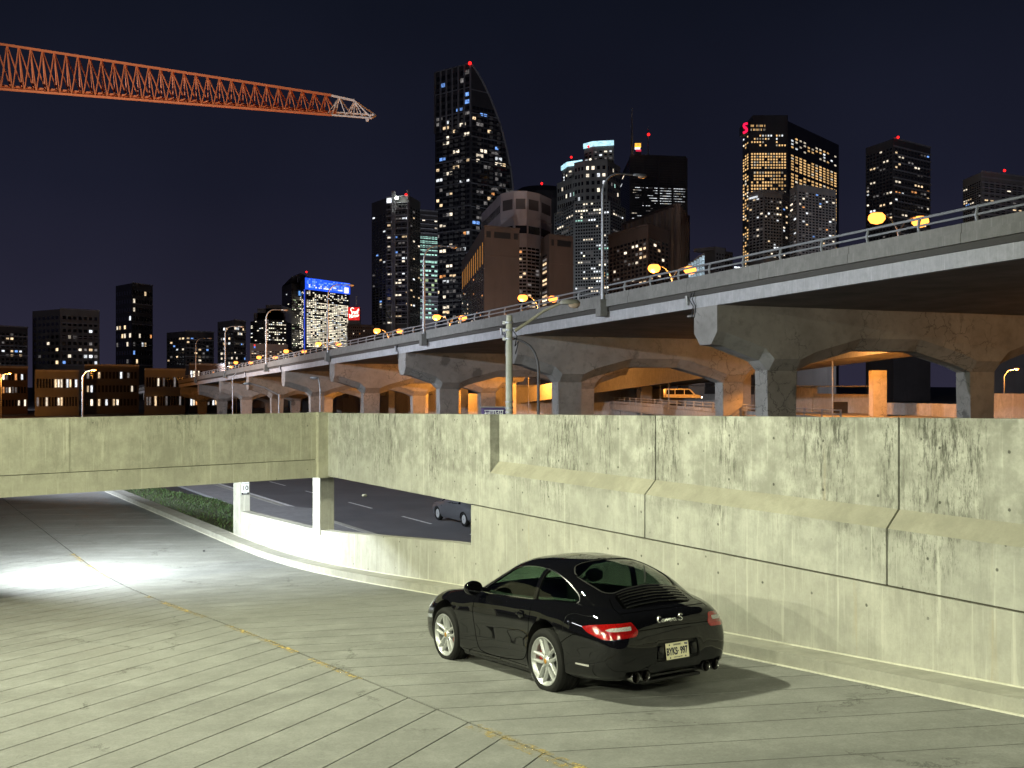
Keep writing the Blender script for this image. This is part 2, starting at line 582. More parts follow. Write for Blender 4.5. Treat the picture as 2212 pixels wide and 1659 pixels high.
# worn yellow line along the centre joint
n = N('worn_yellow_paint')
wp = n.noise(n.pos(), 9, 6, 0.8)
wq = n.noise(n.pos(), 0.55, 3, 0.6)
msk = n.math('MULTIPLY', n.mr(wp, 0.47, 0.58), n.mr(wq, 0.36, 0.55))
n.color(n.mix(n.noise(n.pos(), 30, 4), (0.42, 0.29, 0.05), (0.55, 0.42, 0.16)))
n.set(Roughness=0.7)
n.L(msk, n.b.inputs['Alpha'])
m_yellow = n.mat
for s0_, s1_, La, Lb in ((-3.4, -0.75, -.13, .05), (2.0, 3.6, -.09, .0), (4.2, 7.4, -.09, .02), (8.4, 13.0, -.10, .02), (17.0, 22.0, -.10, .02)):
    mb = MB()
    k_ = max(2, int((s1_ - s0_) / .5))
    for i in range(k_):
        a, b = s0_ + (s1_ - s0_) * i / k_, s0_ + (s1_ - s0_) * (i + 1) / k_
        mb.add([Wf(a, LC + La, .004), Wf(a, LC + Lb, .004), Wf(b, LC + Lb, .004), Wf(b, LC + La, .004)], [(0, 1, 2, 3)])
    mb.build('yellow_centre_line', m_yellow, ramp_floor)

# ---- kerb with a pale strip at its foot
mb = MB()
sheet_block(mb, -12, 23.6, KF, LW + .05, lambda s: zf(s) - .05, lambda s: zf(s) + .15, 36)
kerb = mb.build('kerb', m_kerb)
tag(kerb, kind='structure')
mb = MB()
sheet_block(mb, 23.6, 45, KF, LW + .05, lambda s: zf(s) - .05, lambda s: zf(s) + .15, 12)
ko = mb.build('kerb_end', m_kerb, kerb)
mb = MB()
sheet_block(mb, -12, 40, KF - .035, KF - .002, lambda s: zf(s) - .01, lambda s: zf(s) + .012, 52)
mb.build('pale_line', plain('pale_kerb_edge', (0.62, 0.61, 0.52), 0.8), kerb)
mb = MB()
sheet_block(mb, -12, 23.0, LW - .03, LW - .002, lambda s: zf(s) + .14, lambda s: zf(s) + .163, 35)
mb.build('pale_line', bpy.data.materials['pale_kerb_edge'], kerb)

# ---- the long wall
wall = thing('ramp_wall', 'long stained concrete ramp wall with recessed upper panels behind the black car', 'wall', W(3, LW, zf(3)))
def wpart(name, mb, mat):
    o = mb.build(name, mat, wall)
    o.location = -wall.location
    return o
s_open = ray_s(1017, LW)          # right end of the opening
s_ret = ray_s(1058.5, LW)         # left end of the recess
s_c1, s_c0 = ray_s(693, LW), ray_s(709, LW)
jw = 0.014
# lower wall right of the opening
joints = [ray_s(1393, LW) - 4.15 * k for k in range(-1, 4)]
joints[0] = s_ret
s_j = ray_s(1393, LW)
edges = [s_ret, s_j, s_j - 4.3, s_j - 8.6, s_j - 12.9]
for b, a in zip(edges, edges[1:]):
    g = jw
    mb = MB(); wall_block(mb, a + g, b - (g if b != s_ret else 0), LW, LW + .32, z_seam + .012, z_led0, 1)
    wpart('lower_panel', mb, m_wall)
    mb = MB()
    s0, s1 = a + g, b - (g if b != s_ret else 0)
    # sloped ledge
    d0, d1 = LW, LW + RC
    mb.add([W(s0, d0, z_led0), W(s1, d0, z_led0), W(s1, d1, z_led1), W(s0, d1, z_led1), W(s0, LW + .32, z_led0), W(s1, LW + .32, z_led0), W(s1, LW + .32, z_led1), W(s0, LW + .32, z_led1)],
           [(1, 0, 3, 2), (0, 4, 7, 3), (5, 1, 2, 6), (3, 7, 6, 2)])
    wpart('sloped_ledge', mb, m_ledge)
    mb = MB(); wall_block(mb, s0, s1, LW + RC, LW + .42, z_led1, ztop, 1)
    wpart('upper_panel', mb, m_wall)
# dark filler seen in the joints
mb = MB(); wall_block(mb, edges[-1], s_ret - .01, LW + .25, LW + .40, z_seam - .05, lambda s: ztop(s) - .02, 1)
wpart('joint_filler', mb, m_joint)
# full-height part left of the recess
s_v = ray_s(842, LW)
mb = MB(); wall_block(mb, s_ret, s_open, LW, LW + .42, z_seam + .012, ztop, 1)
wpart('end_panel', mb, m_wall)
mb = MB(); wall_block(mb, s_open + .001, s_v - .006, LW, LW + .40, z_seam + .004, lambda s: ztop(s) - .001, 1)
wpart('beam_panel', mb, m_wall)
mb = MB(); wall_block(mb, s_v + .006, s_c0, LW, LW + .40, z_seam + .004, lambda s: ztop(s) - .001, 1)
wpart('beam_panel', mb, m_wall)
mb = MB(); wall_block(mb, s_v - .006, s_v + .006, LW + .02, LW + .38, z_seam + .01, lambda s: ztop(s) - .02, 1)
wpart('joint_filler', mb, m_joint)
# retaining part under the seam
mb = MB(); sheet_block(mb, -12, s_open - .001, LW + .004, LW + .36, lambda s: zf(s) - .3, lambda s: z_seam - .012, 20)
wpart('retaining_base', mb, m_low)
mb = MB(); wall_block(mb, -12, s_open - .02, LW + .05, LW + .30, z_seam - .03, z_seam + .03, 1)
wpart('seam_filler', mb, m_joint)
# low wall below the openings
zs_tab = [(s_open, ray_z(1016, 1176, LW)), (ray_s(722, LW), ray_z(722, 1150, LW)), (ray_s(674, LW), ray_z(674, 1143, LW)), (ray_s(540, LW), ray_z(540, 1110, LW)), (ray_s(510, LW), ray_z(510, 1102, LW))]
s_end = ray_s(505, LW)
def zsill(s): return smooth_tab(zs_tab, s, 1.0)
mb = MB(); sheet_block(mb, s_open, s_end, LW + .003, LW + .26, lambda s: zf(s) - .3, zsill, 24)
wpart('low_wall', mb, m_low)
# columns standing on the low wall
def column(s0, s1, L0, L1, zb, zt):
    mb = MB(); wall_block(mb, s0, s1, L0, L1, zb, zt, 1)
    return wpart('column', mb, m_low)
column(s_c1, s_c1 + .50, LW - .02, LW + .34, zsill(s_c1 + .3) - .1, z_seam + .02)
s_p = ray_s(520, LW)
column(s_p, s_end + .01, LW - .01, LW + .27, zf(s_p) - .2, z_seam + .06)

# ---- the beam that crosses the ramp to the left
bd = Vector((-.75, -.66, 0)).normalized()
bn = Vector((bd.y, -bd.x, 0))               # away from the viewer side
if bn.y < 0: bn = -bn
b0 = W(s_c0 + .02, LW, 0)
beam = thing('overhead_beam', 'concrete parapet beam crossing above the ramp opening at the left', 'beam', (b0.x, b0.y, z_seam))
def Bm(t, q, z):
    p = b0 + bd * t + bn * q
    return Vector((p.x, p.y, z))
def bblock(t0, t1, q0, q1, z0, z1, name, mat):
    mb = MB().hexa([Bm(t1, q0, z0), Bm(t0, q0, z0), Bm(t0, q1, z0), Bm(t1, q1, z0), Bm(t1, q0, z1), Bm(t0, q0, z1), Bm(t0, q1, z1), Bm(t1, q1, z1)])
    o = mb.build(name, mat, beam)
    o.location = -beam.location
    return o
zt_b = ztop(s_c0) + .01
bblock(.26, 6.0, .10, .45, z_seam + .41, zt_b, 'parapet_panel', m_beam)
bblock(6.014, 12.0, .10, .45, z_seam + .41, zt_b, 'parapet_panel', m_beam)
bblock(12.014, 18.0, .10, .45, z_seam + .41, zt_b, 'parapet_panel', m_beam)
bblock(.26, 18.0, .075, .50, z_seam - .02, z_seam + .395, 'lower_beam', m_beam)
bblock(.26, 18.0, .14, .42, z_seam + .38, z_seam + .42, 'joint_filler', m_joint)
bblock(10.2, 10.7, .09, .48, zf(20) - .2, z_seam - .021, 'column', m_low)
bblock(-.12, .27, -.02, .50, z_seam - .03, zt_b + .005, 'pilaster', m_beam)

# ---- speed limit sign on the left post
m_sign = plain('sign_white', (0.80, 0.82, 0.85), 0.45)
m_ink = plain('sign_black', (0.02, 0.02, 0.025), 0.5)
def text_mesh(txt, size, ext=0.004, align='CENTER', shear=0.0, bold=0.0):
    cu = bpy.data.curves.new('lettering', 'FONT')
    cu.body = txt
    cu.size = size
    cu.extrude = ext
    cu.align_x = align
    cu.align_y = 'CENTER'
    cu.shear = shear
    cu.offset = bold
    cu.resolution_u = 3
    t = bpy.data.objects.new('lettering_source', cu)
    C.objects.link(t)
    dg = bpy.context.evaluated_depsgraph_get()
    me = bpy.data.meshes.new_from_object(t.evaluated_get(dg))
    bpy.data.objects.remove(t)
    bpy.data.curves.remove(cu)
    me.name = 'lettering'
    return me
def text_obj(txt, size, mat, parent, mtx, ext=0.004, sx=1.0, **kw):
    me = text_mesh(txt, size, ext, **kw)
    if sx != 1.0:
        me.transform(Matrix.Diagonal((sx, 1, 1, 1)))
    me.materials.clear(); me.materials.append(mat)
    o = link('lettering', me, parent)
    o.matrix_local = mtx
    return o
def frame_mtx(p, ex, up):
    """local x = ex, local y = up, local z = outward"""
    ex = Vector(ex).normalized(); up = Vector(up).normalized()
    n = ex.cross(up).normalized()
    m = Matrix.Identity(4)
    for i, v in enumerate((ex, up, n)):
        for j in range(3): m[j][i] = v[j]
    m.translation = p
    return m
zs_c = ray_z(528, 1055, LW + .12)
sp = W(s_p - .012, LW + .13, zs_c)
sign = thing('speed_sign', 'white speed limit sign reading maximum 10 on the left concrete post', 'sign')
sign.matrix_world = frame_mtx(sp, LL, (0, 0, 1))
mb = MB().cbox(-.115, .115, -.19, .19, -.006, .002, .003)
mb.build('plate', m_sign, sign)
mb = MB().box(-.108, .108, -.182, -.125, .0022, .0038)
mb.build('black_band', m_ink, sign)
mb = MB()
for a in ((-.112, .112, .178, .182), (-.112, .112, -.188, -.184)):
    mb.box(a[0], a[1], a[2], a[3], .0022, .0036)
for a in ((-.112, -.109), (.109, .112)):
    mb.box(a[0], a[1], -.184, .178, .0022, .0036)
mb.build('border', m_ink, sign)
text_obj('MAXIMUM', .050, m_ink, sign, Matrix.Translation((0, .128, .004)), .001, .82)
text_obj('10', .205, m_ink, sign, Matrix.Translation((0, .0, .004)), .001, .9, bold=.004)
text_obj('km/h', .055, m_sign, sign, Matrix.Translation((0, -.153, .005)), .001)

# ---- two lamp standards on the parking deck to the left of the viewer, lighting ramp, car and wall
def deck_lamp(s, L, hgt, aim, power, label, colr=GREENISH):
    p = Wf(s, L)
    t = thing('deck_lamp', label, 'lamp', p, group='deck lamps left of the viewer')
    MB().tube([(0, 0, 0), (0, 0, hgt)], .07, 12, r2=.05).build('pole', M['galv'], t, True)
    MB().lathe([(.16, 0), (.16, .03), (.09, .06), (.08, .2)], 16).build('base', M['galv'], t, True)
    v = (Vector(aim) - p); v.z = 0; v.normalize()
    for sgn in (-1, 1):
        side = Vector((-v.y, v.x, 0)) * sgn * .35
        h = Vector((0, 0, hgt)) + side + v * .25
        MB().bar((0, 0, hgt - .05), tuple(h), .03).build('arm', M['galv'], t)
        MB().cbox(h.x - .2, h.x + .2, h.y - .2, h.y + .2, h.z, h.z + .12, .03).build('lamp_head', M['dark_metal'], t)
        lp = p + h + Vector((0, 0, -.03))
        lamp('deck_light', 'AREA', lp, power, colr, target=aim, size=.45, parent=t)
    return t
# a row of smaller lit fixtures along the deck edge; they show as sparkles in the car's paint
m_fix = glow('fixture_lens', (.92, .95, 1.0), 55, .1)
for k_, (s_, L_, h_) in enumerate(((-13.5, -17, 6.0), (-4.0, -17, 6.0), (6.0, -17, 6.0), (13.5, -17, 6.0), (-3.0, -13, 9.0))):
    p = Wf(s_, L_)
    t = thing('edge_lamp', 'small twin deck lamp left of the viewer, number %s along the deck edge' % ('one', 'two', 'three', 'four', 'five')[k_], 'lamp', p, group='small twin lamps along the deck edge')
    MB().tube([(0, 0, 0), (0, 0, h_)], .05, 8).build('pole', M['galv'], t, True)
    for sg in (-1, 1):
        c_ = H * (sg * .75)
        MB().bar((0, 0, h_), (c_.x, c_.y, h_), .03).build('arm', M['galv'], t)
        MB().cbox(c_.x - .22, c_.x + .22, c_.y - .14, c_.y + .14, h_ - .02, h_ + .10, .02).build('lamp_head', M['dark_metal'], t)
        MB().box(c_.x - .19, c_.x + .19, c_.y - .12, c_.y + .12, h_ - .12, h_ - .021).build('lens', m_fix, t)
deck_lamp(2.5, -20, 8.2, W(3, 1.5, zf(3) + 1), 1000, 'twin headed lamp standard left of the viewer, middle of three')
deck_lamp(-9.0, -20, 8.2, W(-2, 2.0, zf(-2) + 1), 1600, 'twin headed lamp standard left of the viewer, behind the car')
deck_lamp(9.0, -20, 8.2, W(9, 2.0, zf(9) + 1), 1000, 'twin headed lamp standard left of the viewer, nearer the exit')
deck_lamp(6.7, -7.4, 12.0, W(2, 0.5, zf(2)), 2050, 'tallest twin headed lamp standard, over the ramp')
deck_lamp(-17.0, -8.0, 7.5, W(0, 1.0, zf(0)), 750, 'unseen twin headed lamp added behind the viewer to brighten the number plate')  # added lamp out of view, brightens the number plate and tail
deck_lamp(17.5, -4.7, 3.5, Wf(19.5, 2.4, 2.0), 2000, 'twin headed cool white lamp standard beyond the crossing beam', (0.86, 0.94, 0.95))

# ---- ground outside
n = N('asphalt')
p = n.pos()
c = n.mix(n.mr(n.noise(p, .12, 4), .3, .7), (0.030, 0.030, 0.033), (0.055, 0.055, 0.058))
c = n.mix(n.mr(n.noise(p, 30, 4), .4, .7, 0, .5), c, (0.09, 0.09, 0.09))
n.color(c); n.set(Roughness=.75); n.bump(n.noise(p, 60, 4), .3, .01)
m_asph = n.mat
mb = MB().add([(-900, -200, -.02), (900, -200, -.02), (900, 2600, -.02), (-900, 2600, -.02)], [(0, 1, 2, 3)])
tag(mb.build('ground', m_asph), kind='structure')
rd = Vector((-.484, .875, 0)); rn = Vector((.875, .484, 0))
r0 = P(725, 1132, 51.7); r0.z = 0
def R(t, q, z): 
    p = r0 + rd * t + rn * q
    return Vector((p.x, p.y, z))
mb = MB()
for i in range(40):
    a, b = -60 + 8 * i, -52 + 8 * i
    mb.add([R(a, 0, 0), R(a, 17, 0), R(b, 17, 0), R(b, 0, 0)], [(0, 1, 2, 3)])
n = N('road_asphalt')
p = n.pos()
c = n.mix(n.mr(n.noise(p, .35, 4), .3, .7), (0.075, 0.075, 0.08), (0.12, 0.12, 0.125))
c = n.mix(n.mr(n.noise(p, 26, 4), .4, .7, 0, .5), c, (0.13, 0.13, 0.13))
n.color(c); n.set(Roughness=.7); n.bump(n.noise(p, 60, 4), .3, .01)
road = mb.build('road', n.mat)
tag(road, kind='structure')
m_lane = plain('lane_paint', (0.62, 0.62, 0.60), .6, vary=.3)
lane_q = (P(767, 1081, 60.2) - r0).dot(rn)
t0 = (P(750, 1077, 61) - r0).dot(rd)
for k in range(-5, 12):
    a = t0 - 3.4 - 7.4 * k * -1
    MB().add([R(a, lane_q - .07, .004), R(a, lane_q + .07, .004), R(a + 3.4, lane_q + .07, .004), R(a + 3.4, lane_q - .07, .004)], [(0, 1, 2, 3)]).build('lane_dash', m_lane, road)
eq = (P(600, 1085, 6.5 * F / 255) - r0).dot(rn)
MB().add([R(4, eq - .12, .004), R(4, eq + .12, .004), R(60, eq + .12, .004), R(60, eq - .12, .004)], [(0, 1, 2, 3)]).build('edge_line', m_lane, road)
# road kerb and footway on this side
mb = MB()
for i in range(30):
    a, b = -40 + 5 * i, -35 + 5 * i - .02
    mb.hexa([R(a, -.3, 0), R(a, 0, 0), R(b, 0, 0), R(b, -.3, 0), R(a, -.3, .13), R(a, 0, .13), R(b, 0, .13), R(b, -.3, .13)])
tag(mb.build('road_kerb', m_kerb), kind='structure')
m_walk = concrete('footway_concrete', (0.25, 0.25, 0.25), streak=False)
mb = MB()
for i in range(60):
    a, b = -40 + 2.5 * i, -40 + 2.5 * i + 2.48
    mb.hexa([R(a, -2.3, 0), R(a, -.31, 0), R(b, -.31, 0), R(b, -2.3, 0), R(a, -2.3, .12), R(a, -.31, .12), R(b, -.31, .12), R(b, -2.3, .12)])
tag(mb.build('footway', m_walk), kind='structure')
# pale driveway apron where the ramp meets the street
ap = []
for px, py in ((520, 1113), (612, 1098), (700, 1106), (720, 1150), (560, 1160)):
    d_ = 6.5 * F / (py - 830)
    ap.append(((px - 1106) / F * d_, d_))
if sum(ap[i - 1][0] * ap[i][1] - ap[i][0] * ap[i - 1][1] for i in range(5)) < 0: ap = ap[::-1]
tag(MB().prism(ap, -.01, .135).build('driveway_apron', m_walk), kind='structure')
# grass bank between the wall and the footway
n = N('soil_grass')
c = n.mix(n.noise(n.pos(), 3, 5), (0.035, 0.06, 0.018), (0.07, 0.10, 0.03))
n.color(c); n.set(Roughness=.9)
m_turf = n.mat
mb = MB()
bank = []
for i in range(30):
    s = -12 + 2.2 * i
    a = W(s, LW + .25, min(zf(s) - .05, EYE - 4.72))
    tt = (a - r0).dot(rd)
    b = R(tt, -2.32, .10)
    bank.append((a, a.lerp(b, .35) + Vector((0, 0, .1)), a.lerp(b, .7), b))
for q0, q1 in zip(bank, bank[1:]):
    for k in range(3):
        mb.add([q0[k], q0[k + 1], q1[k + 1], q1[k]], [(0, 1, 2, 3)])
tag(mb.build('grass_bank', m_turf, smooth=True), kind='structure')
m_blade = plain('grass_blade', (0.07, 0.13, 0.03), .7, vary=.5, scale=.8)
mb = MB()
rg = random.Random(3)
for q0, q1 in zip(bank, bank[1:]):
    for k in range(420):
        u, v = rg.random(), rg.random() ** .7
        def pt(q):
            x = v * 3; i = min(2, int(x)); return q[i].lerp(q[i + 1], x - i)
        p = pt(q0).lerp(pt(q1), u)
        a = rg.random() * 6.28; h = rg.uniform(.05, .14); wd = rg.uniform(.012, .025)
        d = Vector((math.cos(a), math.sin(a), 0)); ln = Vector((rg.uniform(-.1, .1), rg.uniform(-.1, .1), h))
        mb.add([p - d * wd, p + d * wd, p + ln], [(0, 1, 2)])
tag(mb.build('grass', m_blade), 'rough green grass on the bank beyond the ramp wall', 'grass', kind='stuff')
# ================================================================== elevated expressway
U = Vector((-.41, .912, 0)).normalized()
Q = Vector((.912, .41, 0)).normalized()
E0 = Vector((12.9, 50, 0))
def zs(t): return EYE + 4.125 - .0238 * t           # soffit
def X(t, q, dz):
    p = E0 + U * t + Q * q
    return Vector((p.x, p.y, zs(t) + dz))
T0, T1 = -34, 330
DECKW = 23.0

def road_conc(name, base, streak=.5, zt=None):
    return concrete(name, base, tops=(), stain=streak, tie=False, rust=.15)
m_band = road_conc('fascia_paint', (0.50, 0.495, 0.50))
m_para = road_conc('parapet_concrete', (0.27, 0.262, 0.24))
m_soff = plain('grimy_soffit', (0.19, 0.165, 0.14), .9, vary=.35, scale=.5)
def pier_mat():
    n = N('pier_concrete')
    p = n.pos()
    base = (0.33, 0.315, 0.29)
    c = n.mix(n.mr(n.noise(p, .35, 5), .3, .7), tuple(x * .72 for x in base), tuple(x * 1.12 for x in base))
    c = n.mix(n.mr(n.noise(p, 2.2, 5), .5, .75, 0, .6), c, tuple(x * .55 for x in base))
    # patched and spalled spots
    vo = n.new('ShaderNodeTexVoronoi'); vo.inputs['Scale'].default_value = .38
    wob = n.new('ShaderNodeVectorMath', operation='ADD'); sc = n.new('ShaderNodeVectorMath', operation='SCALE'); sc.inputs['Scale'].default_value = .8
    n.L(n.noise(p, 1.6, 4, .7, 'Color'), sc.inputs[0]); n.L(p, wob.inputs[0]); n.L(sc.outputs[0], wob.inputs[1]); n.L(wob.outputs[0], vo.inputs['Vector'])
    pk = n.new('ShaderNodeSeparateColor'); n.L(vo.outputs['Color'], pk.inputs[0])
    sp = n.math('MULTIPLY', n.mr(vo.outputs['Distance'], .20, .26, 1, 0), n.mr(pk.outputs[0], .52, .56))
    c = n.mix(n.math('MULTIPLY', sp, .6), c, (0.07, 0.065, 0.06))
    cr = n.new('ShaderNodeTexVoronoi'); cr.feature = 'DISTANCE_TO_EDGE'; cr.inputs['Scale'].default_value = 1.1
    n.L(wob.outputs[0], cr.inputs['Vector'])
    ck = n.math('MULTIPLY', n.mr(cr.outputs['Distance'], .01, .035, 1, 0), n.mr(n.noise(p, .3, 2), .52, .6))
    c = n.mix(n.math('MULTIPLY', ck, .6), c, (0.06, 0.06, 0.06))
    n.color(c); n.set(Roughness=.9)
    n.b.inputs['Specular IOR Level'].default_value = .2
    n.bump(n.math('SUBTRACT', n.noise(p, 6, 6, .7), n.math('MULTIPLY', sp, .8)), .4, .03)
    return n.mat
m_pier = pier_mat()

via = thing('expressway_viaduct', 'long grey elevated expressway on concrete piers, rising to the right', 'bridge', E0)
def epart(name, mb, mat, smooth=False, sharp=None):
    o = mb.build(name, mat, via, smooth, sharp)
    o.location = -via.location
    return o
def lin(mb, t0, t1, q0, q1, a, b):
    return mb.hexa([X(t0, q0, a), X(t0, q1, a), X(t1, q1, a), X(t1, q0, a), X(t0, q0, b), X(t0, q1, b), X(t1, q1, b), X(t1, q0, b)])
PITCH = 24.2
bents = [7.3 + PITCH * k for k in range(-1, 12)]
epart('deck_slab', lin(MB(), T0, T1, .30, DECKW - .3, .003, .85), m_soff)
for k in range(len(bents)):
    a = T0 if k == 0 else bents[k - 1] + 1.0
    b = bents[k] + 1.0 if k else bents[0] + 1.0
    if k == len(bents) - 1: b = T1
    epart('fascia_girder', lin(MB(), a + .015, b - .015, 0, .29, 0, .60), m_band)
epart('far_fascia', lin(MB(), T0, T1, DECKW - .29, DECKW, 0, .62), m_band)
epart('deck_edge', lin(MB(), T0, T1, -.10, .6, .604, .86), plain('edge_shade', (.075, .07, .062), .9))  # dark tone stands in for the shade below the parapet
t = T0
seg = 6.1
while t < T1:
    e = min(t + seg, T1)
    epart('parapet_block', lin(lin(MB(), t + .012, e - .012, -.26, .12, .862, 1.24), t + .013, e - .013, -.19, .10, 1.24, 1.60), m_para)
    t += seg
# railing: posts and two rails
post_me = None
m_rail = plain('railing_steel', (0.34, 0.35, 0.36), .5, .3)
tp = T0 + 1.0
while tp < 190:
    if post_me is None:
        mb = MB()
        mb.tube([(0, 0, 0), (-.06, 0, .22), (-.02, 0, .42), (.04, 0, .56)], .06, 6)
        post_me = mb.mesh('railing_post', m_rail, True)
    o = link('railing_post', post_me, via)
    pp = X(tp, -.05, 1.59)
    o.location = pp - via.location
    o.rotation_euler = (0, 0, math.atan2(Q.y, Q.x))
    tp += 2.85
for q, dz, r in ((-.01, 2.15, .055), (-.07, 1.85, .045)):
    epart('rail', MB().tube([X(T0 + i * 12, q, dz) for i in range(31)], r, 8), m_rail, True)

# piers: cap beam with pointed noses on two columns, each bent
prof = [(-.05, 1.95), (.55, 2.0), (2.9, 2.75), (3.5, 3.3), (5.2, 3.3), (6.2, 2.9), (9.2, 2.15), (13.4, 2.15), (16.5, 2.9), (17.6, 3.3), (19.4, 3.3), (20.0, 2.75), (22.4, 2.0), (23.05, 1.95)]
def pier(t):
    mb = MB()
    wd, wb = 1.03, .50
    vs = []; fs = []
    for q, dp in prof:
        ch = .62
        ring = [X(t - wd, q, -.004), X(t - wd, q, -dp + ch), X(t - wb, q, -dp), X(t + wb, q, -dp), X(t + wd, q, -dp + ch), X(t + wd, q, -.004)]
        vs += ring
    n = len(prof)
    for i in range(n - 1):
        for j in range(5):
            a = i * 6 + j
            fs.append((a, a + 6, a + 7, a + 1))
        fs.append((i * 6 + 5, i * 6 + 11, i * 6 + 6, i * 6))
    fs.append(tuple(range(6)))
    fs.append(tuple(reversed(range(6 * (n - 1), 6 * n))))
    mb.add(vs, fs)
    epart('pier_cap', mb, m_pier)
    # the white-lit nose plate
    for qc in (4.35, 18.5):
        z0 = -zs(t) - .2
        mb = MB()
        mb.hexa([X(t - .52, qc - .80, z0), X(t - .52, qc + .80, z0), X(t + .52, qc + .80, z0), X(t + .52, qc - .80, z0),
                 X(t - .52, qc - .95, -3.25), X(t - .52, qc + .95, -3.25), X(t + .52, qc + .95, -3.25), X(t + .52, qc - .95, -3.25)])
        epart('pier_column', mb, m_pier)
for t in bents: pier(t)
# cables and drain pipes dropping over the fascia by each bent
for t in bents[1:7]:
    mb = MB()
    for dq, dt in ((0, .9), (0, 1.15)):
        mb.tube([X(t + dt, -.12, .8), X(t + dt + .15, -.16, .45), X(t + dt - .1, -.10, .1), X(t + dt + .1, -.05, -.5)], .025, 5)
    epart('hanging_cable', mb, M['black'])
    epart('drain_pipe', MB().bar(X(t + 1.6, -.14, .7), X(t + 1.6, -.10, .2), .09, n=8), M['galv'])
# small shelf bracket on the near nose
epart('nose_bracket', lin(MB(), bents[1] + 1.04, bents[1] + 1.9, .1, .5, -.40, -.30), m_pier)

# ---- tall lamp standards standing on the parapet
def mast(first=None, t=0, label=''):
    p = X(t, -.34, .75)
    if first:
        o = copy_tree(first)
        o.location = p
        return tag(o, label)
    r = thing('mast_lamp', label, 'street lamp', p, math.atan2(Q.y, Q.x), 'tall unlit lamp standards along the expressway parapet')
    MB().cbox(-.32, .18, -.30, .30, -.45, .55, .03).build('bracket_box', m_para, r)
    hh = 8.05
    pts = [(0, 0, .5), (0, 0, hh - 1.2)]
    MB().tube(pts, .115, 10, r2=.085).build('pole', M['galv'], r, True)
    arm = []
    for i in range(13):
        a = math.pi / 2 * i / 12
        arm.append((1.15 - 1.15 * math.cos(a), 0, hh - 1.2 + 1.25 * math.sin(a)))
    arm.append((2.1, 0, hh + .06))
    MB().tube(arm, .08, 8, r2=.05).build('arm', M['galv'], r, True)
    hd = MB()
    hd.lathe([(.02, .12), (.14, .10), (.17, .02), (.16, -.03)], 12)
    me = hd.mesh('lamp_head', M['galv'], True)
    me.transform(Matrix.Translation((2.55, 0, hh + .04)) @ Matrix.Diagonal((3.0, 1.1, 1.0, 1)))
    link('lamp_head', me, r)
    ln = MB().lathe([(.16, 0), (.13, -.09), (.05, -.13), (.005, -.135)], 12).mesh('lens', M['lens_off'], True)
    ln.transform(Matrix.Translation((2.7, 0, hh + .02)) @ Matrix.Diagonal((1.7, 1.1, 1.0, 1)))
    link('lens', ln, r)
    return r
mt = [17.6, 49, 80.6, 113.4, 145.9]
names = ['tallest curved lamp standard on the expressway, in front of the stepped office tower', 'curved lamp standard in front of the teal lit offices',
         'curved lamp standard in front of the blue topped tower', 'curved lamp standard left of the blue topped tower', 'curved lamp standard over the far left end of the expressway']
m0 = mast(None, mt[0], names[0])
for t, nm in zip(mt[1:], names[1:]): mast(m0, t, nm)
mast(m0, 178, 'small curved lamp standard beyond the far left end of the expressway')
mast(m0, -14.5, 'near curved lamp standard at the right end of the expressway')

# ---- low twin orange lamps along the median
def twin(first=None, t=0, label=''):
    p = X(t, 12.0, .86)
    if first:
        o = copy_tree(first)
        o.location = p
        return tag(o, label)
    r = thing('twin_lamp', label, 'street lamp', p, math.atan2(Q.y, Q.x), 'lit orange twin lamps on the expressway median')
    MB().tube([(0, 0, 0), (0, 0, 3.2)], .07, 8).build('pole', M['galv'], r, True)
    for sg in (-1, 1):
        pts = []
        for i in range(9):
            a = math.pi / 2 * i / 8
            pts.append((sg * (1.35 * (1 - math.cos(a))), 0, 3.1 + 1.3 * math.sin(a)))
        MB().tube(pts, .05, 8, r2=.035).build('arm', M['galv'], r, True)
        hd = MB().lathe([(.03, .12), (.12, .09), (.16, .02), (.15, 0)], 12).mesh('lamp_head', M['galv'], True)
        hd.transform(Matrix.Translation((sg * 1.55, 0, 4.40)) @ Matrix.Diagonal((2.0, 1, 1, 1)))
        h = link('lamp_head', hd, r)
        g = MB().lathe([(.28, .02), (.40, -.12), (.42, -.30), (.28, -.50), (.01, -.58)], 14).mesh('bulb', M['sodium'], True)
        g.transform(Matrix.Translation((sg * 1.55, 0, 4.40)) @ Matrix.Diagonal((1.1, 1.1, 1, 1)))
        link('bulb', g, h)
    return r
tl = [29.4, 52.3, 75.0, 97.0, 127.0, 149.0, 172.0, 196.0]
wh = ['nearest orange twin lamp, right of the tallest lamp standard', 'orange twin lamp in front of the brown hotel', 'orange twin lamp below the teal lit offices', 'orange twin lamp below the twin finned dark tower',
      'orange twin lamp in front of the blue topped tower', 'orange twin lamp left of the blue topped tower', 'second orange twin lamp from the far left end', 'orange twin lamp at the far left end of the expressway']
tw0 = twin(None, tl[0], wh[0])
for t, nm in zip(tl[1:], wh[1:]): twin(tw0, t, nm)
twin(tw0, 219, 'faint orange twin lamp beyond the far left end of the expressway')
twin(tw0, 6.5, 'orange twin lamp hidden behind the right end of the parapet')
for i_, t in enumerate(tl + [6.5]):
    if i_ < 5:
        lamp('median_light', 'POINT', X(t, 12, .86 + 3.55) - Q * 1.75, 2600, SODIUM, size=.3)

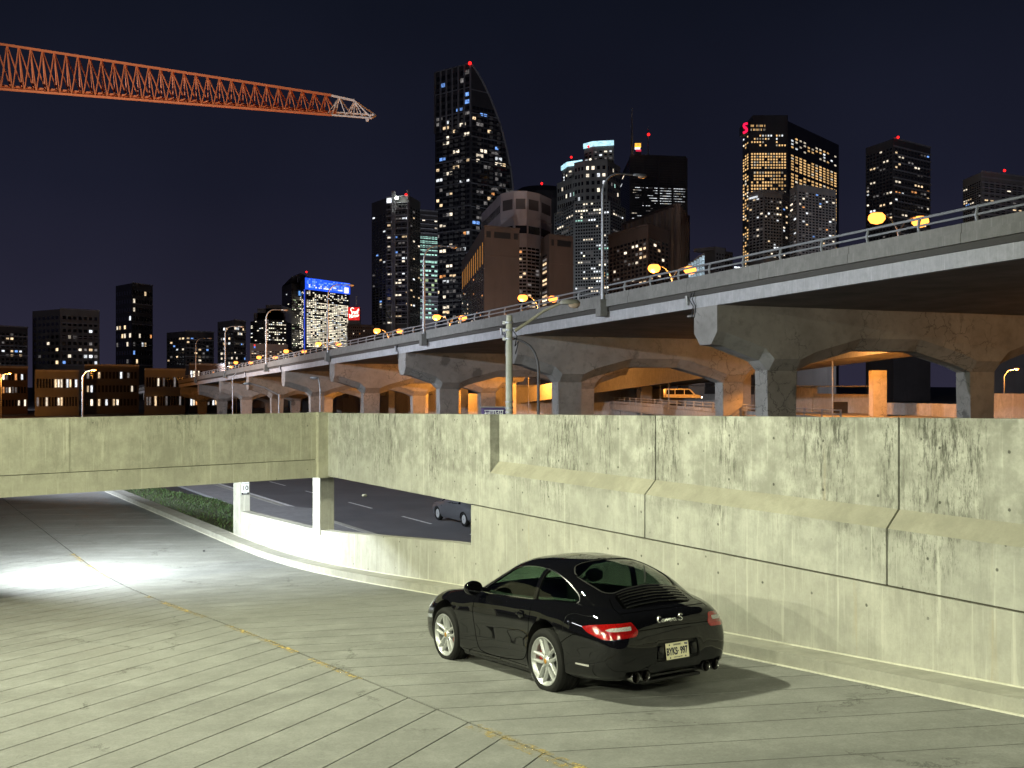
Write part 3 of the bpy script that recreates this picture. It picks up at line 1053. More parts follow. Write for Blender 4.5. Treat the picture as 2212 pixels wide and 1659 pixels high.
# ---- orange lights fixed under the deck between the piers
bulbs = [(t + 12, 19.5) for t in bents[:7]]
for i, (t, q) in enumerate(bulbs):
    p = X(t, q, -.35)
    b = thing('soffit_lamp', 'orange lamp', 'lamp', p, group='orange lamps under the expressway deck')
    b['label'] = 'orange lamp fixed under the expressway deck, %s' % ('off the right end', 'in the nearest bay of piers', 'in the second bay of piers from the right', 'in the third bay of piers from the right', 'in the fourth bay of piers from the right', 'in the fifth bay of piers from the right', 'in the farthest lit bay of piers')[i]
    MB().cbox(-.25, .25, -.15, .15, 0, .35, .03).build('housing', M['dark_metal'], b)
    MB().lathe([(.16, -.0), (.15, -.08), (.08, -.13), (.01, -.14)], 12).build('bulb', M['sodium'], b, True)
    lamp('soffit_light', 'POINT', p + Vector((0, 0, -.5)), (900, 1300, 1500, 2000, 2400, 2400, 2400)[i], (1.0, .42, .10), size=.2, parent=b)

# ---- the ramps behind, between the piers
def slab_road(name, label, a, b, width, right, thick, mat, cat='ramp', para=None):
    """a straight sloping road slab from a to b (near edge, top level)"""
    a, b = Vector(a), Vector(b)
    d = (b - a); d.z = 0; d.normalize()
    n = Vector((d.y, -d.x, 0)) * right
    th = thing(name, label, cat, (a.x, a.y, 0))
    def put(nm, off0, off1, z0, z1, m):
        mb = MB().hexa([a + n * off0 + Vector((0, 0, z0)), a + n * off1 + Vector((0, 0, z0)), b + n * off1 + Vector((0, 0, z0)), b + n * off0 + Vector((0, 0, z0)),
                        a + n * off0 + Vector((0, 0, z1)), a + n * off1 + Vector((0, 0, z1)), b + n * off1 + Vector((0, 0, z1)), b + n * off0 + Vector((0, 0, z1))])
        o = mb.build(nm, m, th); o.location = -th.location
        return o
    return th, put, a, b, d, n
m_side = road_conc('side_ramp_concrete', (0.34, 0.33, 0.31))
ra, put, a, b, d, n = slab_road('side_ramp', 'orange lit sloping ramp girder seen between the piers', (28.0, 66, EYE + 4.0), (-6, 190, EYE - 2.95), 9, 1, .7, m_side)
put('slab', 0, 9, -.75, 0, m_side)
put('edge_beam', -.02, .4, -1.35, -.76, m_side)
put('parapet', .05, .3, 0.003, .8, m_side)
for k in (0, 3, 4, 5, 6):
    p = a.lerp(b, .05 + k * .15) + n * 4.5
    mb = MB().box(-.9, .9, -.6, .6, -p.z, -.75)
    o = mb.build('ramp_column', m_pier, ra, loc=(p.x - ra.location.x, p.y - ra.location.y, p.z))
rb, put, a, b, d, n = slab_road('low_ramp', 'low orange lit ramp with double railing beyond the piers', (26.3, 14.0 + 1, EYE - 2.6), (-21, 440, EYE - 2.6), 16, 1, .5, m_side)
a0 = Vector((17.6, 92, EYE - 2.6)); dd = Vector((-.11, .994, 0)).normalized(); nn = Vector((dd.y, -dd.x, 0))
for o in list(rb.children): bpy.data.objects.remove(o)
rb.location = (a0.x, a0.y, 0)
def LR(t, q, dz):
    return a0 + dd * t + nn * q + Vector((0, 0, dz))
def rput(nm, mb, m, smooth=False):
    o = mb.build(nm, m, rb, smooth); o.location = -rb.location; return o
def lrb(t0, t1, q0, q1, z0, z1):
    return MB().hexa([LR(t0, q0, z0), LR(t0, q1, z0), LR(t1, q1, z0), LR(t1, q0, z0), LR(t0, q0, z1), LR(t0, q1, z1), LR(t1, q1, z1), LR(t1, q0, z1)])
rput('slab', lrb(-24, 330, 0, 16, -.6, 0), m_side)
rput('slab_edge', lrb(-24, 330, -.16, -.003, -.45, .18), m_side)
t = -24
pme = None
while t < 150:
    p = LR(t, -.08, .18)
    if pme is None:
        pme = MB().box(-.05, .05, -.05, .05, 0, .85).mesh('railing_post', m_rail)
    o = link('railing_post', pme, rb, loc=p - rb.location)
    rput('guard_panel', lrb(t + .1, t + 2.9, -.13, -.08, .22, .52), m_side)
    t += 3.0
for z in (.98, .72):
    rput('rail', MB().tube([LR(-24, -.08, z), LR(330, -.08, z)], .04, 6), m_rail)
for k in range(8):
    rput('ramp_column', lrb(-12 + k * 18, -10.8 + k * 18, 3, 4.2, -3.95, -.6), m_pier)
for t, q in ((-8, 6), (30, 2), (130, 8)):  # the middle lamp is added to light the van
    p = LR(t, q, 5.2)
    lt = thing('ramp_lamp', 'orange ramp lamp on a short pole, %s' % {-8: 'nearest under the expressway', 30: 'added midway to light the van', 130: 'far along the low ramp'}[t], 'lamp', LR(t, q, 0), group='orange lamps along the low ramp')
    MB().tube([(0, 0, 0), (0, 0, 5.2)], .06, 8).build('pole', M['galv'], lt, True)
    MB().lathe([(.2, .1), (.2, -.05), (.1, -.14), (.01, -.15)], 12, c=(0, 0, 5.2)).build('bulb', M['sodium'], lt, True)
    lamp('ramp_light', 'POINT', p + Vector((0, 0, -.35)), 27000, SODIUM, size=.25, parent=lt)

# ---- orange lit abutment behind the piers, built of cast panels
ab = thing('abutment_wall', 'orange lit abutment wall of cast panels behind the expressway piers', 'wall', X(40, 38, 0) * 1.0)
ab.location.z = 0
for k in range(-5, 22):
    t0_, t1_ = 34 + k * 9.0, 34 + k * 9.0 + 8.9
    zt = 5.6 + .7 * math.sin(k * 1.7)
    a_, b_ = E0 + U * t0_ + Q * 36, E0 + U * t1_ + Q * 36
    MB().hexa([a_, b_, b_ + Q * .6, a_ + Q * .6, a_ + Vector((0, 0, zt)), b_ + Vector((0, 0, zt)), b_ + Q * .6 + Vector((0, 0, zt)), a_ + Q * .6 + Vector((0, 0, zt))]).build('cast_panel', m_side, ab).location = -ab.location
    if k % 2:
        c_ = (a_ + b_) / 2 - Q * 4.5
        MB().box(-.55, .55, -.55, .55, 0, 7.6).build('prop_column', m_pier, ab, loc=(c_.x - ab.location.x, c_.y - ab.location.y, 0))
    if k % 3 == 0:
        c_ = (a_ + b_) / 2 - Q * .4 + Vector((0, 0, zt - 1.2))
        MB().cbox(-.9, .9, -.12, .12, -.5, .5, .04).build('wall_box', M['dark_metal'], ab, loc=c_ - ab.location)
MB().tube([E0 + U * 34 + Q * 35.6 + Vector((0, 0, 6.3)), E0 + U * 232 + Q * 35.6 + Vector((0, 0, 6.3))], .06, 6).build('top_rail', m_rail, ab).location = -ab.location

for k_, (t, q) in enumerate(((60, 31), (95, 31), (130, 31))):
    p = E0 + U * t + Q * q
    lt = thing('abutment_lamp', 'orange lamp on a post before the abutment wall, %s' % ('nearest', 'middle one', 'farthest')[k_], 'lamp', p, group='orange lamps before the abutment')
    MB().tube([(0, 0, 0), (0, 0, 9.2)], .06, 8).build('pole', M['galv'], lt, True)
    MB().lathe([(.2, .1), (.2, -.05), (.1, -.14), (.01, -.15)], 12, c=(0, 0, 9.2)).build('bulb', M['sodium'], lt, True)
    lamp('abutment_light', 'POINT', p + Vector((0, 0, 8.8)), 15000, SODIUM, size=.25, parent=lt)

# ---- high masts on the far left, off the picture, that light the near side of the expressway
for i, (t, pw) in enumerate(((14, 1.0), (62, 1.3), (122, 1.9))):
    p = E0 + U * t - Q * 46
    mlamp = thing('high_mast', 'tall cool white street mast left of the view, %s of three along the street' % ('first', 'second', 'third')[i], 'street lamp', (p.x, p.y, 0), group='cool white street masts')
    MB().tube([(0, 0, 0), (0, 0, 15)], .16, 10, r2=.09).build('pole', M['galv'], mlamp, True)
    MB().cbox(-.4, .4, -.25, .25, 15, 15.2, .04).build('lamp_head', M['dark_metal'], mlamp)
    lamp('mast_light', 'SPOT', Vector((p.x, p.y, 14.9)), 115000 * pw, COOL, target=X(t + 8, 0, -1), size=.3, angle=math.radians(92), blend=.5, parent=mlamp)

# ---- concrete street pole with a drooping cobra head, and the banner on it
pd = 43.0
pp = P(1100, 830, pd)
pole = thing('street_pole', 'pale concrete street pole with a sloping arm and unlit cobra head', 'street lamp', (pp.x, pp.y, 0))
ztp = P(1100, 682, pd).z
m_pole = concrete('pole_concrete', (0.45, 0.45, 0.36), streak=False)
MB().tube([(0, 0, 0), (0, 0, ztp)], .165, 12, r2=.12).build('pole', m_pole, pole, True)
hx = P(1232, 655, pd)
k0 = P(1112, 715, pd); 
rel = lambda v: tuple(Vector(v) - Vector((pp.x, pp.y, 0)))
MB().tube([rel(k0), rel(P(1135, 700, pd)), rel(P(1175, 672, pd)), rel(P(1212, 655, pd))], .07, 8, r2=.045).build('arm', plain('arm_paint', (.30, .28, .20), .6), pole, True)
hd = MB().lathe([(.02, .16), (.16, .12), (.21, .03), (.20, -.04), (.17, -.05)], 14).mesh('lamp_head', plain('head_paint', (.20, .19, .15), .6), True)
hd.transform(Matrix.Translation(rel(P(1231, 655, pd))) @ Matrix.Diagonal((1.95, 1, 1, 1)))
link('lamp_head', hd, pole)
ln = MB().lathe([(.19, 0), (.17, -.10), (.09, -.17), (.01, -.18)], 14).mesh('lens', M['lens_off'], True)
ln.transform(Matrix.Translation(rel(P(1240, 656.5, pd))) @ Matrix.Diagonal((1.25, 1, 1, 1)))
link('lens', ln, pole)
for py in (700, 716, 735):
    z = P(0, py, pd).z
    MB().lathe([(.15, z), (.165, z + .02), (.165, z + .07), (.15, z + .09)], 12).build('clamp', M['galv'], pole, True)
    MB().cbox(-.26, -.13, -.06, .06, z - .02, z + .10, .02).build('insulator', M['white_paint'], pole)
MB().tube([(.16, 0, ztp - .6), (.30, 0, ztp - .8), (.22, -.05, ztp - 1.2), (.36, 0, ztp - 1.0), (.24, 0, ztp - 1.5)], .02, 5).build('wire', M['black'], pole, True)
for py in (883, 892, 870):
    z = P(0, py, pd).z
    MB().lathe([(.155, z), (.165, z + .01), (.165, z + .04), (.155, z + .05)], 12).build('strap', M['galv'], pole, True)
n_ = N('banner_cloth'); n_.color((0.085, 0.06, 0.16)); n_.set(Roughness=.8)
bl, br = P(1040, 881, pd), P(1092, 881, pd)
ban = thing('welcome_banner', 'purple banner with white Devanagari lettering hung on the concrete street pole', 'banner', ((bl.x + br.x) / 2, pd - .0, bl.z))
hw = (br.x - bl.x) / 2
mb = MB()
for i in range(9):
    x = -hw + 2 * hw * i / 8; y = .02 * math.sin(i * 1.3)
    mb.v += [(x, y, 0), (x, y, -1.5)]
    if i: mb.f.append((2 * i - 2, 2 * i - 1, 2 * i + 1, 2 * i)); mb.m.append(0)
cl = mb.build('cloth', n_.mat, ban, True)
cl.modifiers.new('thick', 'SOLIDIFY').thickness = .01
MB().tube([(-hw - .05, 0, .02), (hw + .12, 0, .02)], .022, 6).build('rod', M['galv'], ban)
# Devanagari word drawn as strokes: head line and letters
m_bt = plain('banner_white', (.75, .75, .78), .7)
st = MB()
u_ = hw * 2 / 100.0
def stroke(pts, r=.016):
    st.tube([((x - 50) * u_, -.035, -.07 - y * u_ * 1.0) for x, y in pts], r, 5)
stroke([(12, 4), (92, 4)], .014)
stroke([(14, 9), (19, 13), (14, 17), (22, 24)]); stroke([(14, 17), (24, 15)]); stroke([(24, 15), (30, 15)])
stroke([(36, 4), (36, 26)]); stroke([(36, 12), (29, 12), (29, 18), (36, 16)])
stroke([(44, 4), (44, 26)])
stroke([(51, 4), (51, 16), (48, 19)]); stroke([(58, 4), (58, 26)])
stroke([(72, 4), (72, 26)]); stroke([(72, 13), (64, 13), (63, 18), (68, 21)])
stroke([(88, 4), (88, 26)]); stroke([(79, 4), (79, 17), (76, 19)]); stroke([(79, 16), (88, 16)])
st.build('lettering', m_bt, ban)

# dark curved-arm street lamp behind it
cd = 62.0
cp = P(1163, 830, cd)
cl_ = thing('curved_street_lamp', 'dark thin street lamp pole with a curved arm beside the concrete pole', 'street lamp', (cp.x, cp.y, 0))
pts = [(0, 0, 0), (0, 0, P(0, 800, cd).z)]
for px, py in ((1161, 780), (1155, 762), (1145, 748), (1132, 739), (1116, 733)):
    v = P(px, py, cd); pts.append((v.x - cp.x, 0, v.z))
MB().tube(pts, .085, 8, r2=.05).build('pole', plain('dark_pole', (.10, .095, .09), .6), cl_, True)
hd = MB().lathe([(.02, .1), (.13, .07), (.15, 0), (.02, -.06)], 10).mesh('lamp_head', M['dark_metal'], True)
hd.transform(Matrix.Translation((pts[-1][0] - .3, 0, pts[-1][2])) @ Matrix.Diagonal((2.4, 1, 1, 1)))
link('lamp_head', hd, cl_)
# two smaller ones far left under the expressway
for px, top, hd_px, d_, nm in ((603, 832, 520, 95, 'thin street lamp with a long arm in front of the far left piers'), (762 - 70, 820, 665, 90, 'thin street lamp in front of the pier left of centre')):
    q = P(px, 830, d_)
    c_ = thing('arm_street_lamp', nm, 'street lamp', (q.x, q.y, 0))
    zt = P(px, top + 20, d_).z
    MB().tube([(0, 0, 0), (0, 0, zt)], .075, 8).build('pole', M['galv'], c_, True)
    e_ = P(hd_px + 22, top - 3, d_)
    MB().tube([(0, 0, zt - .1), ((e_.x - q.x) * .5, 0, zt + .55), (e_.x - q.x, 0, e_.z)], .05, 8).build('arm', M['galv'], c_, True)
    hm = MB().lathe([(.02, .1), (.13, .08), (.16, 0), (.1, -.09), (.01, -.11)], 10).mesh('lamp_head', M['galv'], True)
    hm.transform(Matrix.Translation((e_.x - q.x - .3, 0, e_.z)) @ Matrix.Diagonal((2.3, 1, 1, 1)))
    link('lamp_head', hm, c_)

# ---- unseen masts added beyond the expressway to light the fronts of the buildings
for i, (x, y, pw, colr, lb) in enumerate(((5, 205, 1.0, (1, .86, .74), 'below the brown hotel'), (48, 215, .9, (1, .84, .72), 'below the ribbed tower'), (-62, 250, .8, (.95, .9, .95), 'below the blue topped tower'), (140, 290, 1.0, (.95, .92, 1), 'below the golden window tower'), (-130, 260, .6, (.95, .92, 1), 'below the left skyline'), (-30, 470, 2.2, (.9, .92, 1), 'at the foot of the tallest tower'), (50, 440, 1.6, (.88, .95, 1), 'at the foot of the stepped tower'), (47, 366, .22, (1, .84, .72), 'at the foot of the ribbed tower'))):
    t = thing('facade_fill_mast', 'unseen mast added to light the fronts, ' + lb, 'street lamp', (x, y, 0), group='added masts lighting the building fronts')
    MB().tube([(0, 0, 0), (0, 0, 7)], .12, 8, r2=.08).build('pole', M['galv'], t, True)
    MB().cbox(-.4, .4, -.25, .25, 7, 7.2, .04).build('lamp_head', M['dark_metal'], t)
    lamp('facade_fill_light', 'SPOT', Vector((x, y, 6.9)), 130000 * pw, colr, target=(x, y + 90, 45), size=.4, angle=math.radians(140), blend=.8, parent=t)
# ================================================================== skyline
LITS = {
    'warm': glow('window_warm', (1.0, 0.72, 0.42), 1.28, .75),
    'pale': glow('window_pale', (1.0, 0.86, 0.66), 1.42, .7),
    'white': glow('window_white', (0.90, 0.95, 1.0), 1.49, .7),
    'office': glow('window_office', (1.0, 0.92, 0.70), 2.03, .6),
    'teal': glow('window_teal', (0.55, 1.0, 0.85), 1.01, .6),
    'lime': glow('window_lime', (0.75, 1.0, 0.55), 0.61, .6),
    'blue': glow('window_blue', (0.20, 0.42, 1.0), 1.08, .6),
    'orange': glow('window_orange', (1.0, 0.42, 0.14), 0.94, .6),
    'dim': glow('window_dim', (0.75, 0.70, 0.68), 0.22, .8),
    'gold': glow('window_gold', (1.0, 0.60, 0.24), 1.28, .45),
}
n = N('dark_glass'); n.color((0.012, 0.013, 0.017)); n.set(Roughness=.12); M['glass_dark'] = n.mat
def facade(name, col, em=0.0, rough=.7):
    n = N(name)
    p = n.pos(kind='Object')
    v = n.noise(p, .06, 4)
    v2 = n.noise(n.pos((1, 1, .2), 'Object'), .5, 4)
    c = n.mix(n.mr(v, .3, .7), tuple(x * .8 for x in col), tuple(x * 1.2 for x in col))
    c = n.mix(n.mr(v2, .5, .75, 0, .4), c, tuple(x * .6 for x in col))
    n.color(c); n.set(Roughness=rough)
    return n.mat
M['f_black'] = facade('black_cladding', (0.055, 0.057, 0.064), rough=.5)
M['f_grey'] = facade('grey_cladding', (0.16, 0.165, 0.17))
M['f_brown'] = facade('brown_brick', (0.085, 0.063, 0.054))
M['f_pale'] = facade('pale_precast', (0.36, 0.34, 0.37))
M['f_dark'] = facade('dark_cladding', (0.06, 0.06, 0.066))
M['f_rib'] = facade('rib_brown', (0.24, 0.18, 0.15))
M['f_trim'] = facade('trim_metal', (0.22, 0.23, 0.26), rough=.5)
M['f_green'] = facade('grey_green_granite', (0.20, 0.215, 0.21))

def ground_pt(px, d):
    return Vector(((px - 1106) / F * d, d, 0))
def zat(py, d):
    return EYE + (830 - py) / F * d
_win = {}
def win_mesh(wd, hg, key):
    k = (round(wd, 2), round(hg, 2), key)
    if k not in _win:
        mb = MB().box(-wd / 2, wd / 2, -.12, .10, -hg / 2, hg / 2)
        _win[k] = mb.mesh('window', LITS[key])
    return _win[k]

class Tower:
    def __init__(self, name, label, cat, corners, ztop, mat, z0=0.0, roof_over=0.0, shape=None):
        """corners: list of (px, d) seen from left to right; the back is closed behind them"""
        pts = [ground_pt(px, d) for px, d in corners]
        back = [p * (1 + max(18, .06 * p.y) / p.y) for p in pts[::-1]]
        self.front = pts
        self.z0, self.z1 = z0, ztop
        c = sum(pts, Vector()) / len(pts)
        self.root = thing(name, label, cat, (c.x, c.y, 0))
        self.o = Vector((c.x, c.y, 0))
        poly = [(p.x - c.x, p.y - c.y) for p in pts + [back[0], back[-1]]]
        self.poly = poly
        if shape is None:
            MB().prism(poly, z0, ztop).build('wall', mat, self.root)
        self.dark = MB(); self.trim = MB(); self.lit = 0
    def part(self, name, mb, mat, **kw):
        return mb.build(name, mat, self.root, **kw)
    def fr(self, i):
        a, b = self.front[i], self.front[i + 1]
        e = (b - a); ln = e.length; e.normalize()
        nrm = Vector((e.y, -e.x, 0))
        return a - self.o, e, nrm, ln
    def windows(self, i, cols, z0, z1, rows, lit, kinds, wf=.62, hf=.55, a0=0.03, a1=.97, rowlit=0.0, dark=True, seed=1, limit=None, skip=None, run=1):
        """a grid of windows on face i; lit ones are parts of their own, unlit ones one joined part"""
        rg = random.Random(seed * 977 + i)
        a, e, nrm, ln = self.fr(i)
        cw = ln * (a1 - a0) / cols; rh = (z1 - z0) / rows
        wd, hg = cw * wf, rh * hf
        ks = [k for k, _ in kinds]; ws = [x for _, x in kinds]
        rot = math.atan2(e.y, e.x)
        for r in range(rows):
            z = z0 + (r + .5) * rh
            rl = lit
            if rowlit and rg.random() < rowlit: rl = min(1, lit * 3.2 + .2)
            kprev = None; left = 0
            for c in range(cols):
                f = a0 + (a1 - a0) * (c + .5) / cols
                if limit and f + .5 * cw / ln > limit(z): continue
                if skip and skip(f, z): continue
                p = a + e * (f * ln) + Vector((0, 0, z))
                if left > 0:
                    on = True; left -= 1
                else:
                    on = rg.random() < rl
                    kprev = None
                    if on and run > 1: left = rg.randint(0, run - 1)
                if on:
                    k = kprev or rg.choices(ks, ws)[0]
                    if run > 1: kprev = k
                    if self.lit < 300:
                        o = link('window', win_mesh(wd, hg, k), self.root, loc=p)
                        o.rotation_euler = (0, 0, rot)
                        o.scale = (rg.uniform(.72, 1.0), 1, rg.uniform(.78, 1.0))
                        self.lit += 1
                    else:
                        self.extra(k, p, e, nrm, wd, hg)
                elif dark:
                    h = e * (wd / 2); u = Vector((0, 0, hg / 2)); q = p + nrm * .05
                    self.dark.hexa([q - h - u - nrm * .1, q + h - u - nrm * .1, q + h - u + nrm * .0, q - h - u, q - h + u - nrm * .1, q + h + u - nrm * .1, q + h + u, q - h + u])
    ex = None
    def extra(self, k, p, e, nrm, wd, hg):
        if self.ex is None: self.ex = {}
        mb = self.ex.setdefault(k, MB())
        h = e * (wd / 2); u = Vector((0, 0, hg / 2)); q = p + nrm * .1
        mb.add([q - h - u, q + h - u, q + h + u, q - h + u], [(0, 1, 2, 3)])
    def bands(self, i, z0, z1, rows, th=.25, proud=.3, a0=0, a1=1, limit=None):
        a, e, nrm, ln = self.fr(i)
        for r in range(rows + 1):
            z = z0 + (z1 - z0) * r / rows
            hi = a1 if not limit else min(a1, limit(z))
            p0, p1 = a + e * (ln * a0), a + e * (ln * hi)
            self.trim.hexa([p0 + Vector((0, 0, z)), p1 + Vector((0, 0, z)), p1 + nrm * proud + Vector((0, 0, z)), p0 + nrm * proud + Vector((0, 0, z)),
                            p0 + Vector((0, 0, z + th)), p1 + Vector((0, 0, z + th)), p1 + nrm * proud + Vector((0, 0, z + th)), p0 + nrm * proud + Vector((0, 0, z + th))])
    def fins(self, i, n, z0, z1, wd=.4, proud=.5, a0=0.0, a1=1.0):
        a, e, nrm, ln = self.fr(i)
        for k in range(n + 1):
            p = a + e * (ln * (a0 + (a1 - a0) * k / n))
            h = e * (wd / 2)
            self.trim.hexa([p - h + Vector((0, 0, z0)), p + h + Vector((0, 0, z0)), p + h + nrm * proud + Vector((0, 0, z0)), p - h + nrm * proud + Vector((0, 0, z0)),
                            p - h + Vector((0, 0, z1)), p + h + Vector((0, 0, z1)), p + h + nrm * proud + Vector((0, 0, z1)), p - h + nrm * proud + Vector((0, 0, z1))])
    def panel(self, i, f0, f1, z0, z1, name, mat, proud=.15):
        a, e, nrm, ln = self.fr(i)
        p0, p1 = a + e * (ln * f0), a + e * (ln * f1)
        return MB().hexa([p0 + Vector((0, 0, z0)), p1 + Vector((0, 0, z0)), p1 + nrm * proud + Vector((0, 0, z0)), p0 + nrm * proud + Vector((0, 0, z0)),
                   p0 + Vector((0, 0, z1)), p1 + Vector((0, 0, z1)), p1 + nrm * proud + Vector((0, 0, z1)), p0 + nrm * proud + Vector((0, 0, z1))]).build(name, mat, self.root)
    def done(self, trim_mat=None):
        if self.dark.v:
            tag(self.dark.build('dark_windows', M['glass_dark'], self.root), kind='stuff')
        if self.trim.v:
            tag(self.trim.build('facade_ribs', trim_mat or M['f_trim'], self.root), kind='stuff')
        for k, mb in (self.ex or {}).items():
            tag(mb.build('more_windows', LITS[k], self.root), kind='stuff')
        return self
    def mast(self, px, d, zb, zt, r=.3, lampz=None):
        p = ground_pt(px, d) - self.o
        MB().tube([(p.x, p.y, zb), (p.x, p.y, zt)], r, 6, r2=r * .4).build('roof_mast', M['f_trim'], self.root)
    def beacon(self, px, py, d, r=.9, mat='red_lamp'):
        r *= .75
        p = P(px, py, d) - self.o
        MB().lathe([(.01, -r), (r * .7, -r * .7), (r, 0), (r * .7, r * .7), (.01, r)], 10, c=tuple(p)).build('beacon', M[mat], self.root, smooth=True)

RES = [('warm', 5), ('pale', 5), ('white', 3), ('blue', 1), ('dim', 6), ('orange', .5)]
# 1 --- tall black tower with a sweeping curved edge
d = 600
tw = Tower('curved_tower', 'tallest black tower with one sweeping curved edge and scattered lit flats', 'tower', [(940, d * 1.03), (1017, d), (1111, d * 1.035)], zat(138, d), M['f_black'], shape=True)
ztop = zat(138, d)
curve = [(138, 1017), (150, 1028), (165, 1039), (205, 1060), (255, 1080), (310, 1095), (360, 1105), (410, 1110), (460, 1111), (900, 1111)]
def rightpx(z):
    py = 830 - (z - EYE) / d * F
    return interp(curve, py)
def lim(z): return max(.02, (rightpx(z) - 1017) / (1111 - 1017))
A, Bc, Rr = [p - tw.o for p in tw.front]
lv = [0, 60] + [60 + (ztop - 60) * (k / 26) ** .85 for k in range(1, 27)]
vs = []; fs = []
for z in lv:
    R_ = Bc + (Rr - Bc) * lim(z)
    zz = lambda p: z
    back = Vector((0, 40, 0))
    for p in (A, Bc, R_, R_ + back, A + back):
        vs.append((p.x, p.y, z))
for k in range(len(lv) - 1):
    for j in range(5):
        i0 = k * 5 + j; i1 = k * 5 + (j + 1) % 5
        fs.append((i0, i1, i1 + 5, i0 + 5))
fs.append(tuple(range(5 * (len(lv) - 1), 5 * len(lv))))
tw.part('wall', MB().add(vs, fs), M['f_black'])
zl = zat(700, d)
tw.windows(0, 10, zl, ztop - 22, 42, .17, RES, .85, .62, seed=11, run=2)
tw.windows(1, 11, zl, ztop - 22, 42, .16, RES, .85, .62, seed=12, limit=lim, run=2)
tw.windows(0, 7, ztop - 22, ztop - 2, 5, .06, [('blue', 2), ('dim', 1)], .8, .6, seed=13)
tw.bands(0, zl, ztop, 11, .5, .4); tw.bands(1, zl, ztop - 14, 10, .5, .4, limit=lim)
tw.fins(0, 6, ztop - 34, ztop, .8, .6)
# pale balcony blocks
rg = random.Random(5)
bal = MB()
for i in (0, 1):
    a, e, nrm, ln = tw.fr(i)
    for c in ((.30, .47, .62, .80) if i == 0 else (.18, .45, .62, .85)):
        for r in range(46):
            z = zl + (ztop - 26 - zl) * (r + .1) / 46
            if rg.random() < .25 or (i == 1 and c + .05 > lim(z)): continue
            p = a + e * (ln * c); h = e * 1.0
            bal.hexa([p - h + Vector((0, 0, z)), p + h + Vector((0, 0, z)), p + h + nrm * .9 + Vector((0, 0, z)), p - h + nrm * .9 + Vector((0, 0, z)),
                      p - h + Vector((0, 0, z + 1.3)), p + h + Vector((0, 0, z + 1.3)), p + h + nrm * .9 + Vector((0, 0, z + 1.3)), p - h + nrm * .9 + Vector((0, 0, z + 1.3))])
tag(tw.part('balconies', bal, M['f_grey']), kind='stuff')
cpts = []
for k in range(27):
    z = lv[k + 1]
    q = Bc + (Rr - Bc) * lim(z)
    cpts.append((q.x, q.y - .3, z))
tw.part('curved_rib', MB().tube(cpts, .55, 6), M['f_trim'])
tw.beacon(1015, 137, d - 1, 1.3)
tw.done()

# 2 --- dark residential tower with two pale fins
d = 450
tw = Tower('finned_tower', 'dark slim tower with two pale vertical fins and a bright roof light', 'tower', [(803, d * 1.04), (835, d * 1.01), (885, d), (908, d * 1.03)], zat(424, d), M['f_black'])
zt = zat(424, d)
tw.windows(0, 4, zat(700, d), zt - 6, 40, .10, RES, .6, .55, seed=21)
tw.windows(1, 6, zat(700, d), zt - 2, 40, .17, RES, .8, .6, seed=22, run=2)
tw.windows(2, 4, zat(700, d), zt - 4, 40, .10, RES, .6, .55, seed=23)
tw.bands(1, zat(700, d), zt, 20, .4, .5)
for f in (.27, .36, .93):
    tw.panel(1, f, f + .045, 20, zt + 2.5, 'fin', M['f_trim'], 1.0)
tw.panel(1, .02, .28, zt - 2.2, zt - .2, 'roof_sign', LITS['white'], .2)
tw.beacon(857, 428, d - 1, .9, 'white_lamp'); tw.beacon(877, 421, d - 1, .7)
tw.done()
# 3 --- teal lit office strip
d = 520
tw = Tower('teal_offices', 'narrow office block with teal lit floors between two black towers', 'building', [(904, d), (946, d * 1.01)], zat(452, d), M['f_dark'])
for y0, y1, rows, lit, kind in ((508, 555, 5, .97, 'teal'), (560, 598, 4, .85, 'teal'), (600, 640, 4, .45, 'lime'), (645, 690, 5, .45, 'teal'), (470, 505, 4, .15, 'pale')):
    tw.windows(0, 6, zat(y1, d), zat(y0, d), rows, lit, [(kind, 1)], .92, .55, seed=31 + rows)
tw.bands(0, zat(690, d), zat(455, d), 24, .5, .3)
tw.done()
# 4 --- brown hotel with two blank end walls
d = 300
zt = zat(487, d)
tw = Tower('brown_hotel', 'brown brick hotel slab with a blank end wall and a row of orange uplights', 'building', [(997, d * 1.30), (1046, d), (1122, d * 1.02)], zt, M['f_brown'])
tw.windows(0, 14, zat(690, d), zt - 11, 20, .075, [('warm', 3), ('pale', 3), ('orange', 2)], .34, .55, seed=41)
for k in range(11):
    tw.panel(0, .06 + k * .088, .0665 + k * .088, zt - 10.0, zt - 4.0, 'uplight', glow('uplight_%d' % k, (1.0, .42, .07), .95, .2), .04)
for f0, f1 in ((.06, .18), (.28, .74), (.84, .95)):
    tw.panel(1, f0, f1, zt - 3.2, zt - 1.5, 'roof_vent', M['black'], .05)
tw.panel(1, 0, 1, zt - 8.2, zt - 7.8, 'string_course', M['f_brown'], .2)
tw.panel(1, 0, 1, zt - .5, zt, 'coping', M['f_brown'], .35)
tw.done()
tw = Tower('brown_hotel_wing', 'brown brick hotel wing with one column of lit windows, right of the white block', 'building', [(1168, d * 1.06), (1186, d * 1.02), (1238, d * 1.04)], zat(505, d * 1.02), M['f_brown'])
zt = zat(505, d * 1.02)
tw.windows(0, 1, zat(665, d), zt - 5, 14, .45, [('warm', 3), ('pale', 2), ('dim', 2)], .55, .5, seed=43)
for f0, f1 in ((.1, .2), (.34, .9)):
    tw.panel(1, f0, f1, zt - 3.2, zt - 1.5, 'roof_vent', M['black'], .05)
tw.panel(1, 0, 1, zt - 8.2, zt - 7.8, 'string_course', M['f_brown'], .2)
tw.done()
